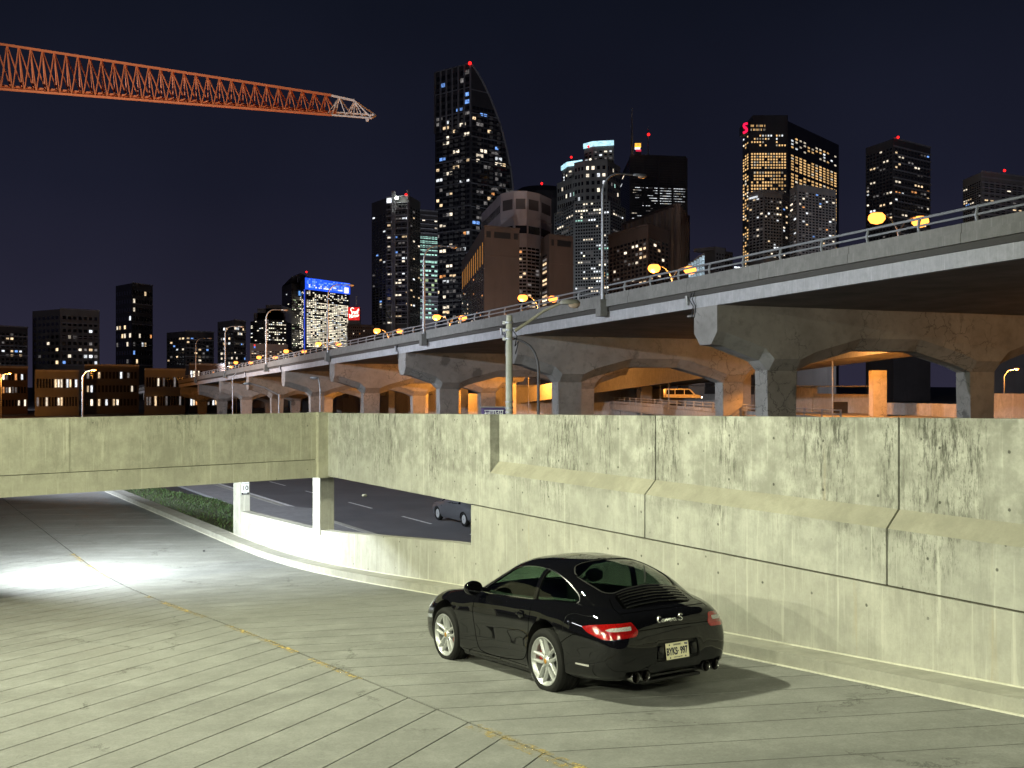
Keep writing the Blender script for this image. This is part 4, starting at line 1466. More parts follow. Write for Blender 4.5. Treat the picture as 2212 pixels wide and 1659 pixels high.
# 5 --- pale condominium with a curved front
d = 345
crn = [(1040, d * 1.12), (1082, d * 1.0), (1110, d * .985), (1138, d * .985), (1166, d * 1.0), (1191, d * 1.03)]
zt = zat(419, d)
tw = Tower('pale_curved_block', 'pale block with a curved front and large dark openings behind the brown hotel', 'building', crn, zt, M['f_pale'])
for i in (1, 2, 3, 4):
    tw.panel(i, .15, .90, zt - 5.6, zt - 2.4, 'louvre', plain('louvre_%d' % i, (.07, .065, .07), .7), .05)
    tw.panel(i, .12, .92 if i in (1, 4) else 1.0, zt - 13, zt - 10.6, 'dark_opening', M['glass_dark'], .04)
    tw.panel(i, 0, 1, zt - 8.3, zt - 7.9, 'ledge', M['f_pale'], .25)
    tw.windows(i, 3, zat(668, d), zt - 17, 17, .10, [('warm', 3), ('pale', 3), ('orange', 1), ('dim', 2)], .86, .55, seed=51)
tw.windows(0, 18, zt - 6, zt - 3, 1, 0, [('dim', 1)], .6, .8, seed=56)
tw.done()
# 17 --- dark dome behind
d = 700
p = P(1170, 440, d)
dm = thing('domed_roof', 'dark rounded roof with a red beacon behind the pale block', 'building', (p.x, p.y, 0))
MB().lathe([(22, 0), (22, p.z), (20, p.z + 5), (14, p.z + 9), (6, p.z + 10.5), (.1, p.z + 11)], 20).build('wall', M['f_black'], dm)
MB().lathe([(.01, -1), (.8, 0), (.01, 1)], 8, c=(0, -3, p.z + 12)).build('beacon', M['red_lamp'], dm)
# 6 --- stepped granite tower with two glowing crowns
d = 550
glow_crown = glow('cyan_crown', (0.50, 0.85, 1.0), 1.5, .35)
offs = [('white', 3), ('pale', 3), ('office', 2), ('teal', 1), ('dim', 3)]
steps = [(1232, 1345, 325, 1.0), ]
tw = Tower('stepped_tower', 'stepped grey office tower with two cyan glowing crowns', 'tower', [(1197, d * 1.06), (1240, d * 1.0), (1318, d * .985), (1352, d * 1.03)], zat(440, d), M['f_green'])
z4 = zat(440, d)
tw.windows(0, 8, zat(690, d), z4, 36, .07, offs, .62, .5, seed=61, rowlit=.12, run=3)
tw.windows(1, 13, zat(690, d), z4, 36, .08, offs, .66, .5, seed=62, rowlit=.16, run=4)
tw.windows(2, 7, zat(690, d), z4, 36, .07, offs, .62, .5, seed=63, rowlit=.15, run=3)
def upper(pxs, y0, y1, seed, crown):
    fr0 = tw.front
    pts = [ground_pt(px, dd) for px, dd in pxs]
    zb, zt = zat(y0, d), zat(y1, d)
    poly = [(p.x - tw.o.x, p.y - tw.o.y) for p in pts + [pts[-1] * 1.05, pts[0] * 1.05]]
    tw.part('upper_block', MB().prism(poly, zb, zt), M['f_green'])
    tw.front = pts
    rows = max(3, int((zt - zb) / 4.0))
    for i in range(len(pts) - 1):
        ln = (pts[i + 1] - pts[i]).length
        tw.windows(i, max(2, int(ln / 2.4)), zb, zt - 2, rows, .16, offs, .55, .5, seed=seed + i, rowlit=.15)
    if crown:
        big = [(p.x - tw.o.x, p.y - tw.o.y) for p in pts]
        for (x0, y0_), (x1, y1_) in zip(big, big[1:]):
            ev = Vector((x1 - x0, y1_ - y0_, 0)).normalized(); nv = Vector((ev.y, -ev.x, 0)) * .6
            a = Vector((x0, y0_, zt)); b = Vector((x1, y1_, zt))
            tw.part('glowing_crown', MB().hexa([a, b, b + nv, a + nv, a + Vector((0, 0, crown)), b + Vector((0, 0, crown)), b + nv + Vector((0, 0, crown)), a + nv + Vector((0, 0, crown))]), glow_crown)
    tw.front = fr0
upper([(1203, d * 1.05), (1236, d * 1.02), (1262, d * 1.01)], 440, 375, 64, 0)
upper([(1214, d * 1.05), (1226, d * 1.03), (1258, d * 1.02)], 375, 346, 65, 2.2)
upper([(1240, d * 1.0), (1262, d * .99), (1312, d * .985), (1340, d * 1.02)], 440, 352, 66, 0)
upper([(1262, d * 1.0), (1280, d * .99), (1326, d * .985)], 352, 322, 67, 2.4)
tw.beacon(1271, 317, d - 6, .8); tw.beacon(1309, 312, d - 6, .8); tw.beacon(1234, 340, d - 4, .8)
tw.done()
# 7 --- wide dark office slab with lit bands
d = 600
zt = zat(338, d)
tw = Tower('banded_tower', 'wide dark office tower with ribbon windows and rooftop masts', 'tower', [(1340, d * 1.10), (1362, d), (1482, d * 1.01)], zt, M['f_dark'])
offw = [('white', 6), ('pale', 2), ('dim', 3)]
def litrow(y0, y1, rows, lit, seed, a0=.02, a1=.98):
    tw.windows(1, 20, zat(y1, d), zat(y0, d), rows, lit, offw, .92, .5, seed=seed, a0=a0, a1=a1, run=3)
litrow(345, 402, 11, .015, 71); litrow(402, 412, 2, .45, 72, .02, .6); litrow(402, 412, 2, .7, 76, .6, .98)
litrow(412, 440, 5, .10, 73, .02, .45); litrow(412, 440, 5, .55, 74, .45, .98); litrow(440, 560, 20, .18, 75)
tw.windows(0, 5, zat(560, d), zt - 3, 40, .03, offw, .9, .5, seed=77)
tw.bands(1, zat(560, d), zt, 40, 1.1, .5); tw.fins(1, 4, zat(560, d), zt, 1.2, .7)
tw.windows(1, 20, zat(437, d), zat(403, d), 6, .3, [('white', 1)], .95, .6, seed=79, a0=.3, a1=.98, run=5, dark=False)
tw.mast(1365, d * .999 + 4, zt - 3, zat(230, d), .9); tw.mast(1400, d + 8, zt - 3, zat(268, d), .4)
tw.beacon(1401, 291, d + 5, 1.1)
sg = ground_pt(1378, d * .995)
m_y, m_w, m_r = glow('sign_amber', (1.0, .55, .05), 1.6, .15), glow('sign_white', (1, .95, .95), 1.4, .1), glow('sign_crimson', (.75, .03, .08), 1.0, .1)
def sgn_box(x0, x1, z0, z1, m, nm='sign_panel'):
    a = ground_pt(x0, d * .993) - tw.o; b = ground_pt(x1, d * .993) - tw.o
    return MB().box(a.x, b.x, a.y, a.y + .8, zat(z0, d), zat(z1, d)).build(nm, m, tw.root)
sgn_box(1371.5, 1384.5, 322, 313.5, m_y); sgn_box(1371.5, 1383, 326.5, 322.3, m_w); sgn_box(1374, 1385, 331, 326.8, m_r)
sgn_box(1372, 1385, 341, 331.3, M['f_dark'], 'sign_stand')
_c = ground_pt(1378, d * .992) - tw.o
text_obj('CIBC', 1.6, m_r, tw.root, frame_mtx(Vector((_c.x, _c.y, zat(317.5, d))), (1, 0, 0), (0, 0, 1)), .05)
tw.done(M['f_black'])
# 8 --- brown tower of tall fins
d = 390
zt = zat(441, d)
tw = Tower('ribbed_tower', 'brown tower with tall vertical ribs in front of the banded office tower', 'tower', [(1350, d * 1.12), (1464, d), (1484, d * 1.07)], zt, M['f_black'])
tw.fins(0, 11, 10, zt, 2.2, 1.0); tw.fins(1, 4, 10, zt, 1.6, 1.0)
tw.windows(0, 22, zat(640, d), zt - 10, 26, .035, [('warm', 3), ('white', 1), ('blue', .5), ('dim', 2)], .6, .5, seed=81, dark=False)
tw.panel(0, .02, .5, zt - 13.5, zt - 11.5, 'ledge', M['f_brown'], 1.2)
tw.panel(0, .02, .98, zt - .8, zt, 'coping', M['f_brown'], 1.4)
for k in range(4):
    tw.panel(0, .24 + k * .085, .25 + k * .085, zt - 11.5, zt - 9.2, 'uplight', glow('rib_light_%d' % k, (1., .5, .15), .9, .2), 1.25)
tw.done(M['f_rib'])
# 9 --- brown block in front
d = 320
tw = Tower('brown_block', 'low brown block with paired lit windows beside the tallest lamp standard', 'building', [(1314, d * 1.08), (1400, d), (1446, d * 1.05)], zat(482, d), M['f_brown'])
zt = zat(482, d)
tw.windows(0, 10, zat(650, d), zt - 4, 15, .14, [('warm', 3), ('pale', 3), ('blue', .6), ('dim', 3)], .62, .6, seed=91, run=2)
tw.windows(1, 5, zat(650, d), zt - 4, 15, .12, [('warm', 3), ('pale', 2), ('dim', 3)], .62, .6, seed=92)
tw.panel(0, 0, 1, zt - .6, zt, 'coping', M['f_brown'], .3)
tw.done()
# 10 --- tower with rows of small golden windows and a red emblem
d = 560
zt = zat(262, d)
tw = Tower('golden_tower', 'dark tower dense with small golden windows and a red emblem on its corner', 'tower', [(1604, d * 1.02), (1618, d), (1702, d * 1.0), (1812, d * 1.10)], zt, M['f_black'])
def gold(face, cols, seed, a0=.04, a1=.96):
    tw.windows(face, cols, zat(610, d), zat(440, d), 26, .5, [('gold', 5), ('pale', 1), ('dim', 1)], .58, .55, a0, a1, seed=seed, rowlit=.2, dark=False)
    tw.windows(face, cols, zat(440, d), zat(370, d), 10, .8, [('gold', 5), ('pale', 1)], .58, .55, a0, a1, seed=seed + 1, dark=False)
    tw.windows(face, cols, zat(366, d), zat(330, d), 6, .95, [('gold', 6), ('pale', 1)], .58, .55, a0, a1, seed=seed + 2, dark=False)
    tw.windows(face, cols, zat(318, d), zat(290, d), 4, .62, [('gold', 3), ('pale', 3), ('white', 1)], .5, .5, a0, a1, seed=seed + 3, dark=False)
gold(0, 3, 101); gold(1, 13, 105); gold(2, 12, 109)
tw.windows(1, 13, zat(285, d), zat(268, d), 2, .8, [('gold', 1), ('pale', 1)], .5, .5, .04, .42, seed=120, dark=False)
tw.panel(1, .1, 1, zt, zt + 3, 'roof_plant', M['f_black'], -14)
# the emblem: a bold S ribbon
m_red = glow('red_emblem', (1.0, .01, .07), 1.7, .1)
ec = P(1610.5, 277.5, d * .985) - tw.o
k_ = d / F
sp_ = [(4.2, -9.5), (1.5, -10), (-2.2, -8.5), (-3.8, -5), (-2.5, -2), (1.0, 0), (2.8, 2.6), (2.0, 6.0), (-1.5, 8.6), (-5.0, 9.8)]
mb = MB().tube([(ec.x + x * k_, ec.y, ec.z - y * k_) for x, y in sp_], 2.5 * k_, 8)
mb.tube([(ec.x - 1.5 * k_, ec.y, ec.z + 1.5 * k_), (ec.x + 2.0 * k_, ec.y, ec.z - .5 * k_)], 3.0 * k_, 8)
tw.part('red_emblem', mb, m_red, smooth=True)
tw.part('emblem_bracket', MB().box(ec.x - 1.2, ec.x + 1.6, ec.y + .5, ec.y + 9, ec.z - 2.2, ec.z + 2.2), M['f_black'])
tw.done()
# 11 --- grey condominiums in front of it
d = 360
zt = zat(415, d)
tw = Tower('grey_condo', 'grey rounded condominium in front of the golden window tower', 'building', [(1617, d * 1.01), (1650, d * .99), (1690, d), (1713, d * 1.03)], zt, M['f_grey'])
for i, c in ((0, 4), (1, 6), (2, 4)):
    tw.windows(i, c, zat(560, d), zt - 2, 20, .13, [('warm', 3), ('pale', 3), ('white', 2), ('blue', .7), ('dim', 3)], .62, .5, seed=111 + i)
    tw.panel(i, 0, 1, zt - .8, zt + .2, 'cornice', M['f_grey'], .4)
tw.panel(0, .05, .6, zt - 1.9, zt - 1.4, 'sign_light', LITS['white'], .3)
tw.done()
d = 330
zt = zat(398, d)
tw = Tower('balcony_condo', 'grey condominium with lit flats at the right, in front of the golden tower', 'building', [(1706, d * 1.03), (1722, d), (1806, d * 1.03)], zt, M['f_grey'])
tw.windows(0, 2, zat(560, d), zt - 2, 24, .25, RES, .6, .5, seed=121)
tw.windows(1, 11, zat(560, d), zt - 2, 24, .18, RES, .6, .5, seed=122)
tw.done()
# right of the photograph: the skyline goes on
d = 420
for nm, lb, px0, pxc, px1, y, mat, sd in (('dark_tower', 'dark office tower at the right edge of the skyline', 1870, 1930, 2010, 300, 'f_dark', 131), ('grey_tower', 'grey residential slab at the far right of the skyline', 2080, 2120, 2260, 372, 'f_grey', 133)):
    zt = zat(y, d)
    tw = Tower(nm, lb, 'tower', [(px0, d * 1.04), (pxc, d), (px1, d * 1.04)], zt, M[mat])
    tw.windows(0, 8, zat(520, d), zt - 3, 26, .10, RES, .6, .5, seed=sd, run=2)
    tw.windows(1, 11, zat(520, d), zt - 3, 26, .12, RES, .6, .5, seed=sd + 1, run=2)
    tw.bands(1, zat(520, d), zt, 13, .5, .4)
    tw.beacon((px0 + px1) / 2, y - 3, d, .7)
    tw.done()
# 12 --- small lit glass wedge and a dark block
d = 300
g0, g1 = P(1487, 600, d), P(1522, 600, d)
wz = thing('glass_wedge', 'small glowing glass building with a slanted roof above the railing', 'building', (g0.x, g0.y, 0))
xw = g1.x - g0.x
m_gw = glow('wedge_glass', (.62, .85, 1.0), .55, .6)
MB().add([(0, 0, 0), (xw, 0, 0), (xw, 0, zat(546, d)), (0, 0, zat(568, d)), (0, 12, 0), (xw, 12, 0), (xw, 12, zat(546, d)), (0, 12, zat(568, d))],
         [(0, 1, 2, 3), (5, 4, 7, 6), (3, 2, 6, 7), (1, 5, 6, 2), (4, 0, 3, 7)]).build('wall', M['f_dark'], wz)
for i in range(6):
    for j in range(4):
        x0, x1 = xw * (i + .08) / 6, xw * (i + .92) / 6
        zr = zat(568, d) + (zat(546, d) - zat(568, d)) * (i + .2) / 6 - .4
        zb = zat(600, d)
        a, b = zb + (zr - zb) * (j + .06) / 4, zb + (zr - zb) * (j + .94) / 4
        MB().box(x0, x1, -.15, -.02, a, b).build('window', m_gw, wz)
MB().box(1.0, 3.2, -.2, -.03, zat(604, d), zat(600.5, d)).build('blue_sign', glow('blue_sign', (.1, .2, 1), 1.0, .2), wz)
d = 340
tw = Tower('dark_block', 'small dark block with a stepped roof between the ribbed tower and the golden tower', 'building', [(1521, d * 1.02), (1545, d), (1583, d * 1.02)], zat(540, d), M['f_dark'])
tw.panel(1, .0, .6, zat(540, d), zat(533, d), 'roof_step', M['f_dark'], -8)
tw.windows(1, 6, zat(610, d), zat(545, d), 8, .03, RES, .5, .5, seed=141)
tw.windows(1, 4, zat(600, d), zat(568, d), 4, .8, [('white', 1), ('teal', .4)], .8, .5, .9, 1.6, seed=142, dark=False)
tw.done()
# 13 --- blue topped bank tower and its darker neighbour
d = 430
zt = zat(600, d)
tw = Tower('blue_top_tower', 'bright office tower with a glowing blue top band', 'tower', [(648, d * 1.05), (659, d), (755, d * 1.06)], zt, M['f_dark'])
zb = zat(625, d)
blue_band = glow('blue_band', (.02, .10, 1.0), 1.5, .25)
tw.panel(1, 0, 1, zb, zt, 'blue_band', blue_band, .3)
rg = random.Random(2)
for k in range(26):
    for j in range(5):
        z0 = zb + .8 + j * .72
        if rg.random() < .75 - j * .08:
            tw.panel(1, .03 + k * .036, .03 + k * .036 + .026, z0, z0 + .5, 'blue_pixel', LITS['blue'] if j > 1 or rg.random() < .4 else LITS['white'], .45)
lg = tw.panel(1, .86, .95, zb + .3, zb + 2.6, 'bank_emblem', m_w, .6)
offy = [('office', 6), ('pale', 3), ('white', 1)]
tw.windows(1, 22, zat(650, d), zb - .3, 8, .40, offy, .7, .5, seed=151)
tw.windows(1, 22, zat(690, d), zat(651, d), 12, .62, offy, .85, .5, seed=152, rowlit=.25)
tw.windows(1, 22, zat(750, d), zat(691, d), 17, .88, offy, .9, .5, seed=153)
tw.windows(0, 3, zat(750, d), zb, 30, .5, offy, .8, .5, seed=154)
tw.panel(0, .92, 1.0, zat(760, d), zb, 'blue_edge', glow('blue_edge', (.05, .12, 1.0), .8, .3), .3)
tw.mast(663, d + 2, zt, zat(586, d), .15); tw.beacon(662, 588, d, .5)
tw.done()
tw = Tower('slant_tower', 'dark tower with a slanted roof left of the blue topped tower', 'tower', [(609, d * 1.07), (630, d * 1.03), (650, d * 1.05)], zat(606, d), M['f_dark'])
A_, B_, C_ = [p - tw.o for p in tw.front]
z6 = zat(606, d * 1.03)
tw.part('slanted_roof', MB().add([(A_.x, A_.y, z6 - 1), (B_.x, B_.y, z6 + 1.5), (C_.x, C_.y, z6 + 3.8), (C_.x, C_.y + 20, z6 + 3.8), (A_.x, A_.y + 20, z6 - 1)], [(0, 1, 2, 3, 4), (0, 4, 3, 2, 1)]), M['f_trim'])
tw.windows(1, 7, zat(750, d), zat(640, d), 26, .38, [('office', 3), ('lime', 1), ('dim', 3)], .75, .45, seed=161)
tw.windows(0, 5, zat(750, d), zat(620, d), 28, .04, offy, .5, .5, seed=162)
tw.panel(1, .75, 1.0, zat(630, d), zat(620, d), 'blue_sign', glow('small_blue_sign', (.15, .4, 1.0), 1.2, .2), .3)
tw.mast(643, d * 1.05, z6, zat(594, d * 1.05), .15); tw.beacon(643, 595, d * 1.05, .5)
tw.done()
# 14 --- dark stepped offices
d = 410
tw = Tower('stepped_offices', 'dark stepped office block with lit lower floors at the left of the skyline', 'building', [(541, d * 1.04), (570, d), (619, d * 1.02)], zat(690, d), M['f_dark'])
for x0, x1, y in ((548, 616, 672), (556, 612, 662), (574, 606, 654)):
    a, b = ground_pt(x0, d * 1.03) - tw.o, ground_pt(x1, d * 1.03) - tw.o
    tw.part('setback', MB().box(a.x, b.x, a.y, a.y + 20, zat(691, d), zat(y, d)), M['f_dark'])
tw.windows(1, 11, zat(765, d), zat(690, d), 18, .28, offy + [('dim', 4)], .7, .45, seed=171, rowlit=.2)
tw.windows(0, 6, zat(765, d), zat(690, d), 18, .10, offy, .7, .45, seed=172)
tw.done()
# low pinkish building behind the lamps
d = 300
tw = Tower('low_pink_block', 'low pinkish flat building with small red and blue sign behind the far orange lamps', 'building', [(540, d), (622, d * 1.03)], zat(742, d), M['f_brown'])
tw.windows(0, 14, zat(775, d), zat(757, d), 4, .3, [('pale', 2), ('warm', 2), ('dim', 2)], .7, .4, seed=175)
tw.panel(0, .10, .13, zat(748, d), zat(744, d), 'red_sign', glow('tiny_red', (1, .05, .05), 1.0, .1), .2)
tw.panel(0, .10, .13, zat(752, d), zat(748.3, d), 'blue_sign', glow('tiny_blue', (.1, .3, 1), 1.0, .1), .2)
tw.done()
# 15 --- flats at the left edge of the photograph, and the skyline beyond it
for nm, lb, px0, pxc, px1, y, dd_, sd, mat in (('left_flats', 'dark flats with round scattered lights at the left of the skyline', 470, 505, 531, 692, 400, 181, 'f_black'),
        ('low_flats', 'dim low slab at the left end of the skyline', 360, 400, 462, 716, 420, 183, 'f_dark'), ('left_tower', 'dark tower standing alone left of the flats', 250, 285, 330, 612, 470, 185, 'f_black'),
        ('left_offices', 'grey office block at the far left of the skyline', 70, 130, 215, 668, 430, 187, 'f_grey'), ('edge_flats', 'low dark flats at the left edge of the view', -60, -10, 60, 705, 400, 189, 'f_dark')):
    zt = zat(y, dd_)
    tw = Tower(nm, lb, 'building', [(px0, dd_ * 1.03), (pxc, dd_), (px1, dd_ * 1.03)], zt, M[mat])
    rows = max(8, int((zat(y, dd_) - zat(790, dd_)) / 3.6))
    tw.windows(0, 6, zat(790, dd_), zt - 2, rows, .16, RES, .6, .5, seed=sd)
    tw.windows(1, 7, zat(790, dd_), zt - 2, rows, .22, RES, .6, .5, seed=sd + 1)
    tw.bands(1, zat(790, dd_), zt, rows // 2, .4, .3)
    tw.done()
# low street front at the left end, below the towers
for k, (x0, x1, y, dd_) in enumerate(((-40, 60, 792, 235), (75, 170, 800, 225), (182, 300, 788, 240), (312, 400, 797, 230), (408, 486, 786, 245))):
    zt = zat(y, dd_)
    tw = Tower('street_block', 'low street front block, %s of five at the left end of the street' % ('first', 'second', 'third', 'fourth', 'fifth')[k], 'building', [(x0, dd_), (x1, dd_ * 1.03)], zt, M[('f_brown', 'f_grey', 'f_dark', 'f_grey', 'f_brown')[k]])
    tw.windows(0, 14, 1.0, zt - .8, max(2, int(zt / 3.4)), .35, [('warm', 3), ('pale', 3), ('white', 2), ('dim', 3), ('orange', 1)], .6, .5, seed=400 + k)
    tw.panel(0, 0, 1, zt - .3, zt + .1, 'coping', M['f_trim'], .3)
    tw.done()
for k, (x, y) in enumerate(((-58, 150), (-44, 175), (-92, 200), (62, 140))):  # lamps added to brighten the dark ground at the sides
    t = thing('ground_fill_lamp', 'street lamp added to light the dark ground, %s' % ('nearest at the left', 'behind the left end of the viaduct', 'farthest left', 'right of the viaduct piers')[k], 'street lamp', (x, y, 0), group='added lamps lighting the dark ground')
    MB().tube([(0, 0, 0), (0, 0, 7.5), (.5, 0, 8.2), (1.4, 0, 8.4)], .08, 8, r2=.05).build('pole', M['galv'], t, True)
    MB().lathe([(.25, .08), (.28, 0), (.18, -.1), (.01, -.14)], 12, c=(1.6, 0, 8.4)).build('bulb', M['sodium'] if k != 1 else M['white_lamp'], t, True)
    lamp('ground_fill_light', 'POINT', Vector((x + 1.6, y, 8.0)), 9000, SODIUM if k != 1 else COOL, size=.25, parent=t)
# 16 --- dim block with the red neon sign
d = 380
tw = Tower('neon_block', 'dim reddish block carrying a red neon sign right of the blue topped tower', 'building', [(750, d), (808, d * 1.02)], zat(700, d), M['f_brown'])
tw.windows(0, 12, zat(770, d), zat(704, d), 10, .06, [('orange', 2), ('pale', 2)], .3, .4, seed=191)
a, b = ground_pt(752, d * .99) - tw.o, ground_pt(777, d * .99) - tw.o
zb, zt = zat(693.5, d), zat(666, d)
tw.part('sign_box', MB().box(a.x, b.x, a.y - .4, a.y, zb, zt), glow('neon_red', (1.0, .01, .01), .9, .25))
tw.part('sign_frame', MB().box(a.x, b.x, a.y + .01, a.y + 2.5, zat(702, d), zt), M['black'])
nm_w = glow('neon_cream', (1.0, .90, .75), 2.2, .1)
nb = MB()
def nst(pts, r=.16):
    nb.tube([(a.x + (b.x - a.x) * x / 100, a.y - .6, zb + (zt - zb) * y / 100) for x, y in pts], r, 6)
nst([(52, 88), (42, 95), (28, 92), (24, 78), (34, 66), (38, 50), (30, 38), (18, 36), (12, 46)])
nst([(40, 60), (48, 66), (54, 60), (56, 44)]); nst([(56, 60), (62, 66), (68, 56), (68, 46)]); nst([(70, 62), (76, 70), (80, 60), (80, 50)]); nst([(92, 88), (86, 70), (84, 52)]); nst([(80, 74), (96, 80)])
nst([(16, 16), (16, 28), (30, 30), (30, 18)]); nst([(36, 18), (36, 32)]); nst([(44, 20), (44, 34), (54, 35)]); nst([(62, 22), (60, 36), (72, 38), (74, 25)]); nst([(82, 26), (80, 40), (92, 42), (90, 30)])
tw.part('sign_lettering', nb, nm_w, smooth=True)
tw.mast(770, d, zat(700, d), zat(640, d), .4)
tw.done()

# ================================================================== tower crane jib
d = 150
cr = thing('tower_crane', 'orange lattice tower crane jib with a white tip against the night sky', 'crane', (ground_pt(-420, d * 1.0).x, d, 0))
m_or = plain('crane_orange', (0.55, 0.17, 0.07), .5)
m_wt = plain('crane_white', (0.62, 0.60, 0.62), .5)
root = Vector((cr.location.x, d, 0))
tipT, tipB = P(790, 226, d), P(803, 250, d)
def jp(px):      # bottom chord (near), bottom chord (far), top chord
    yb = 233 + (px - 487) * (258 - 233) / (805 - 487) - 10
    yt = 171 + (px - 487) * .155
    b = P(px, yb + 8, d)
    f = Vector((b.x + .25, b.y + 2.3, b.z + .95))
    t = P(px, yt, d + .8)
    return b - root, f - root, t - root
def member(mb, a, b, r): mb.bar(tuple(a), tuple(b), r)
xs_o = [716 - 25.5 * k for k in range(0, 46)]
mo = MB()
b0, f0, t0_ = jp(xs_o[0]); b1, f1, t1 = jp(xs_o[-1])
for a, b, r in ((b0, b1, .19), (f0, f1, .19), (t0_, t1, .20)): member(mo, a, b, r)
cr_ch = mo.build('jib_chord', m_or, cr)
lat = MB()
for xa, xb in zip(xs_o, xs_o[1:]):
    A1, A2, A3 = jp(xa); B1, B2, B3 = jp(xb); M1, M2, M3 = jp((xa + xb) / 2)
    for s_, e_ in ((A1, M3), (M3, B1), (A2, M3), (M3, B2), (A1, A2), (A1, B2)):
        member(lat, s_, e_, .095)
    member(lat, M1, M2, .13)
lat.build('jib_lattice', m_or, cr)
mw = MB()
xs_w = [716, 731, 762, 775]
W0 = jp(716); W1 = jp(803); tk = jp(762)
topw = [P(716, 207, d + .8) - root, P(733, 211, d + .8) - root, P(766, 218, d + .8) - root]
for a, b, r in ((W0[0], W1[0], .13), (W0[1], W1[1], .13), (topw[0], topw[2], .19), (topw[2], W1[0], .10), (topw[2], W1[1], .10), (W1[0], W1[1], .14)):
    member(mw, a, b, r)
for x0, tp_ in ((706, topw[1]), (748, topw[1]), (748, topw[2]), (764, topw[2]), (785, topw[2]), (716, topw[1])):
    q = jp(x0)
    member(mw, q[0], tp_, .09); member(mw, q[1], tp_, .09)
for x0, x1 in ((716, 735), (735, 750), (750, 770), (770, 790)):
    member(mw, jp(x0)[0], jp(x1)[1], .06)
mw.build('jib_tip', m_wt, cr)
MB().lathe([(.02, -.15), (.22, -.15), (.22, .15), (.02, .15)], 10, 'y', c=tuple(W1[0] + Vector((-.6, 0, -.25)))).build('sheave', m_wt, cr)
# mast and counter jib, left of the view
mm = MB()
r0_ = b1
zt_ = b1.z
for x in (-.9, .9):
    for y in (-.9, .9):
        member(mm, (x, y + .8, 0), (x, y + .8, zt_ + 7), .12)
for k in range(int(zt_ / 2.2)):
    z = k * 2.2; s_ = 1 if k % 2 else -1
    for y in (-.1, 1.7):
        member(mm, (-.9 * s_, y, z), (.9 * s_, y, z + 2.2), .06)
mm.build('mast', m_or, cr)
MB().box(-14, -1, -.2, 1.8, zt_ - .2, zt_ + .3).build('counter_jib', m_or, cr)
MB().cbox(-14, -11, -.6, 2.2, zt_ - 2.4, zt_ - .25, .1).build('counterweight', M['f_grey'], cr)
# added spot without a fixture, brightens the jib from below
lamp('jib_fill_light', 'SPOT', (-62, 112, 20), 85000, (1.0, .9, .78), target=(-34, 150, 46), size=.4, angle=1.7, blend=.5)
# ================================================================== the black coupe
def paint_mat():
    n = N('black_paint')
    n.color((0.0035, 0.0035, 0.0045))
    n.set(Roughness=.4)
    n.b.inputs['Specular IOR Level'].default_value = 0.0
    n.b.inputs['Coat Weight'].default_value = 1.0
    n.b.inputs['Coat Roughness'].default_value = .015
    dust = n.noise(n.pos(kind='Object'), 9, 4, .7)
    n.L(n.mr(dust, .3, .8, .008, .03), n.b.inputs['Coat Roughness'])
    return n.mat
m_paint = paint_mat()
m_blk = plain('black_plastic', (0.010, 0.010, 0.010), .55)
m_trim = plain('satin_trim', (0.62, 0.63, 0.66), .22, 1.0, vary=.03)
m_alu = plain('wheel_silver', (0.50, 0.51, 0.51), .34, .55, vary=.04)
m_tyre = plain('tyre_rubber', (0.012, 0.012, 0.012), .8, spec=.2)
m_disc = plain('brake_disc', (0.24, 0.24, 0.24), .4, .9)
m_red = plain('caliper_red', (0.42, 0.018, 0.012), .35)
m_gap = plain('shut_gap', (0.001, 0.001, 0.001), 1.0, spec=0.0)
m_seat = plain('seat_leather', (0.012, 0.012, 0.013), .5)
def glass_mat(name, tint, refl=1.0):
    n = N(name)
    t = n.t
    t.nodes.remove(n.b)
    o = [x for x in t.nodes if x.type == 'OUTPUT_MATERIAL'][0]
    tr = n.new('ShaderNodeBsdfTransparent'); tr.inputs[0].default_value = (*tint, 1)
    gl = n.new('ShaderNodeBsdfGlossy'); gl.inputs['Roughness'].default_value = .01; gl.inputs[0].default_value = (1, 1, 1, 1)
    fr = n.new('ShaderNodeFresnel')
    n.L(n.mr(n.new('ShaderNodeNewGeometry').outputs['Backfacing'], 0, 1, 1.45, 1 / 1.45), fr.inputs[0])
    mx = n.new('ShaderNodeMixShader')
    n.L(fr.outputs[0], mx.inputs[0]); n.L(tr.outputs[0], mx.inputs[1]); n.L(gl.outputs[0], mx.inputs[2]); n.L(mx.outputs[0], o.inputs[0])
    return n.mat
m_glass = glass_mat('tinted_glass', (.34, .45, .38))
def lens_mat(name, col, rough=.08, em=0.0):
    n = N(name)
    v = n.new('ShaderNodeTexVoronoi'); v.inputs['Scale'].default_value = 150
    n.L(n.pos(kind='Object'), v.inputs['Vector'])
    n.color(n.mix(n.mr(v.outputs['Distance'], .1, .6), col, tuple(c * .45 for c in col)))
    n.set(Roughness=rough); n.b.inputs['Coat Weight'].default_value = 1.0
    n.bump(v.outputs['Distance'], .12, .003)
    return n.mat
m_rlens = lens_mat('red_lens', (0.46, 0.008, 0.007))
m_clens = lens_mat('clear_lens', (0.70, 0.68, 0.66))
m_hlens = lens_mat('headlamp_lens', (0.45, 0.48, 0.55))

car = thing('black_coupe', 'shiny black two door sports coupe parked on the ramp with its rear to the viewer', 'car')
CARP = Vector((1.115, 12.40, EYE - 3.33))
car.matrix_world = Matrix.Translation(CARP) @ Matrix.Rotation(math.radians(121.2), 4, 'Z') @ Matrix.Rotation(math.atan(.068), 4, 'Y')

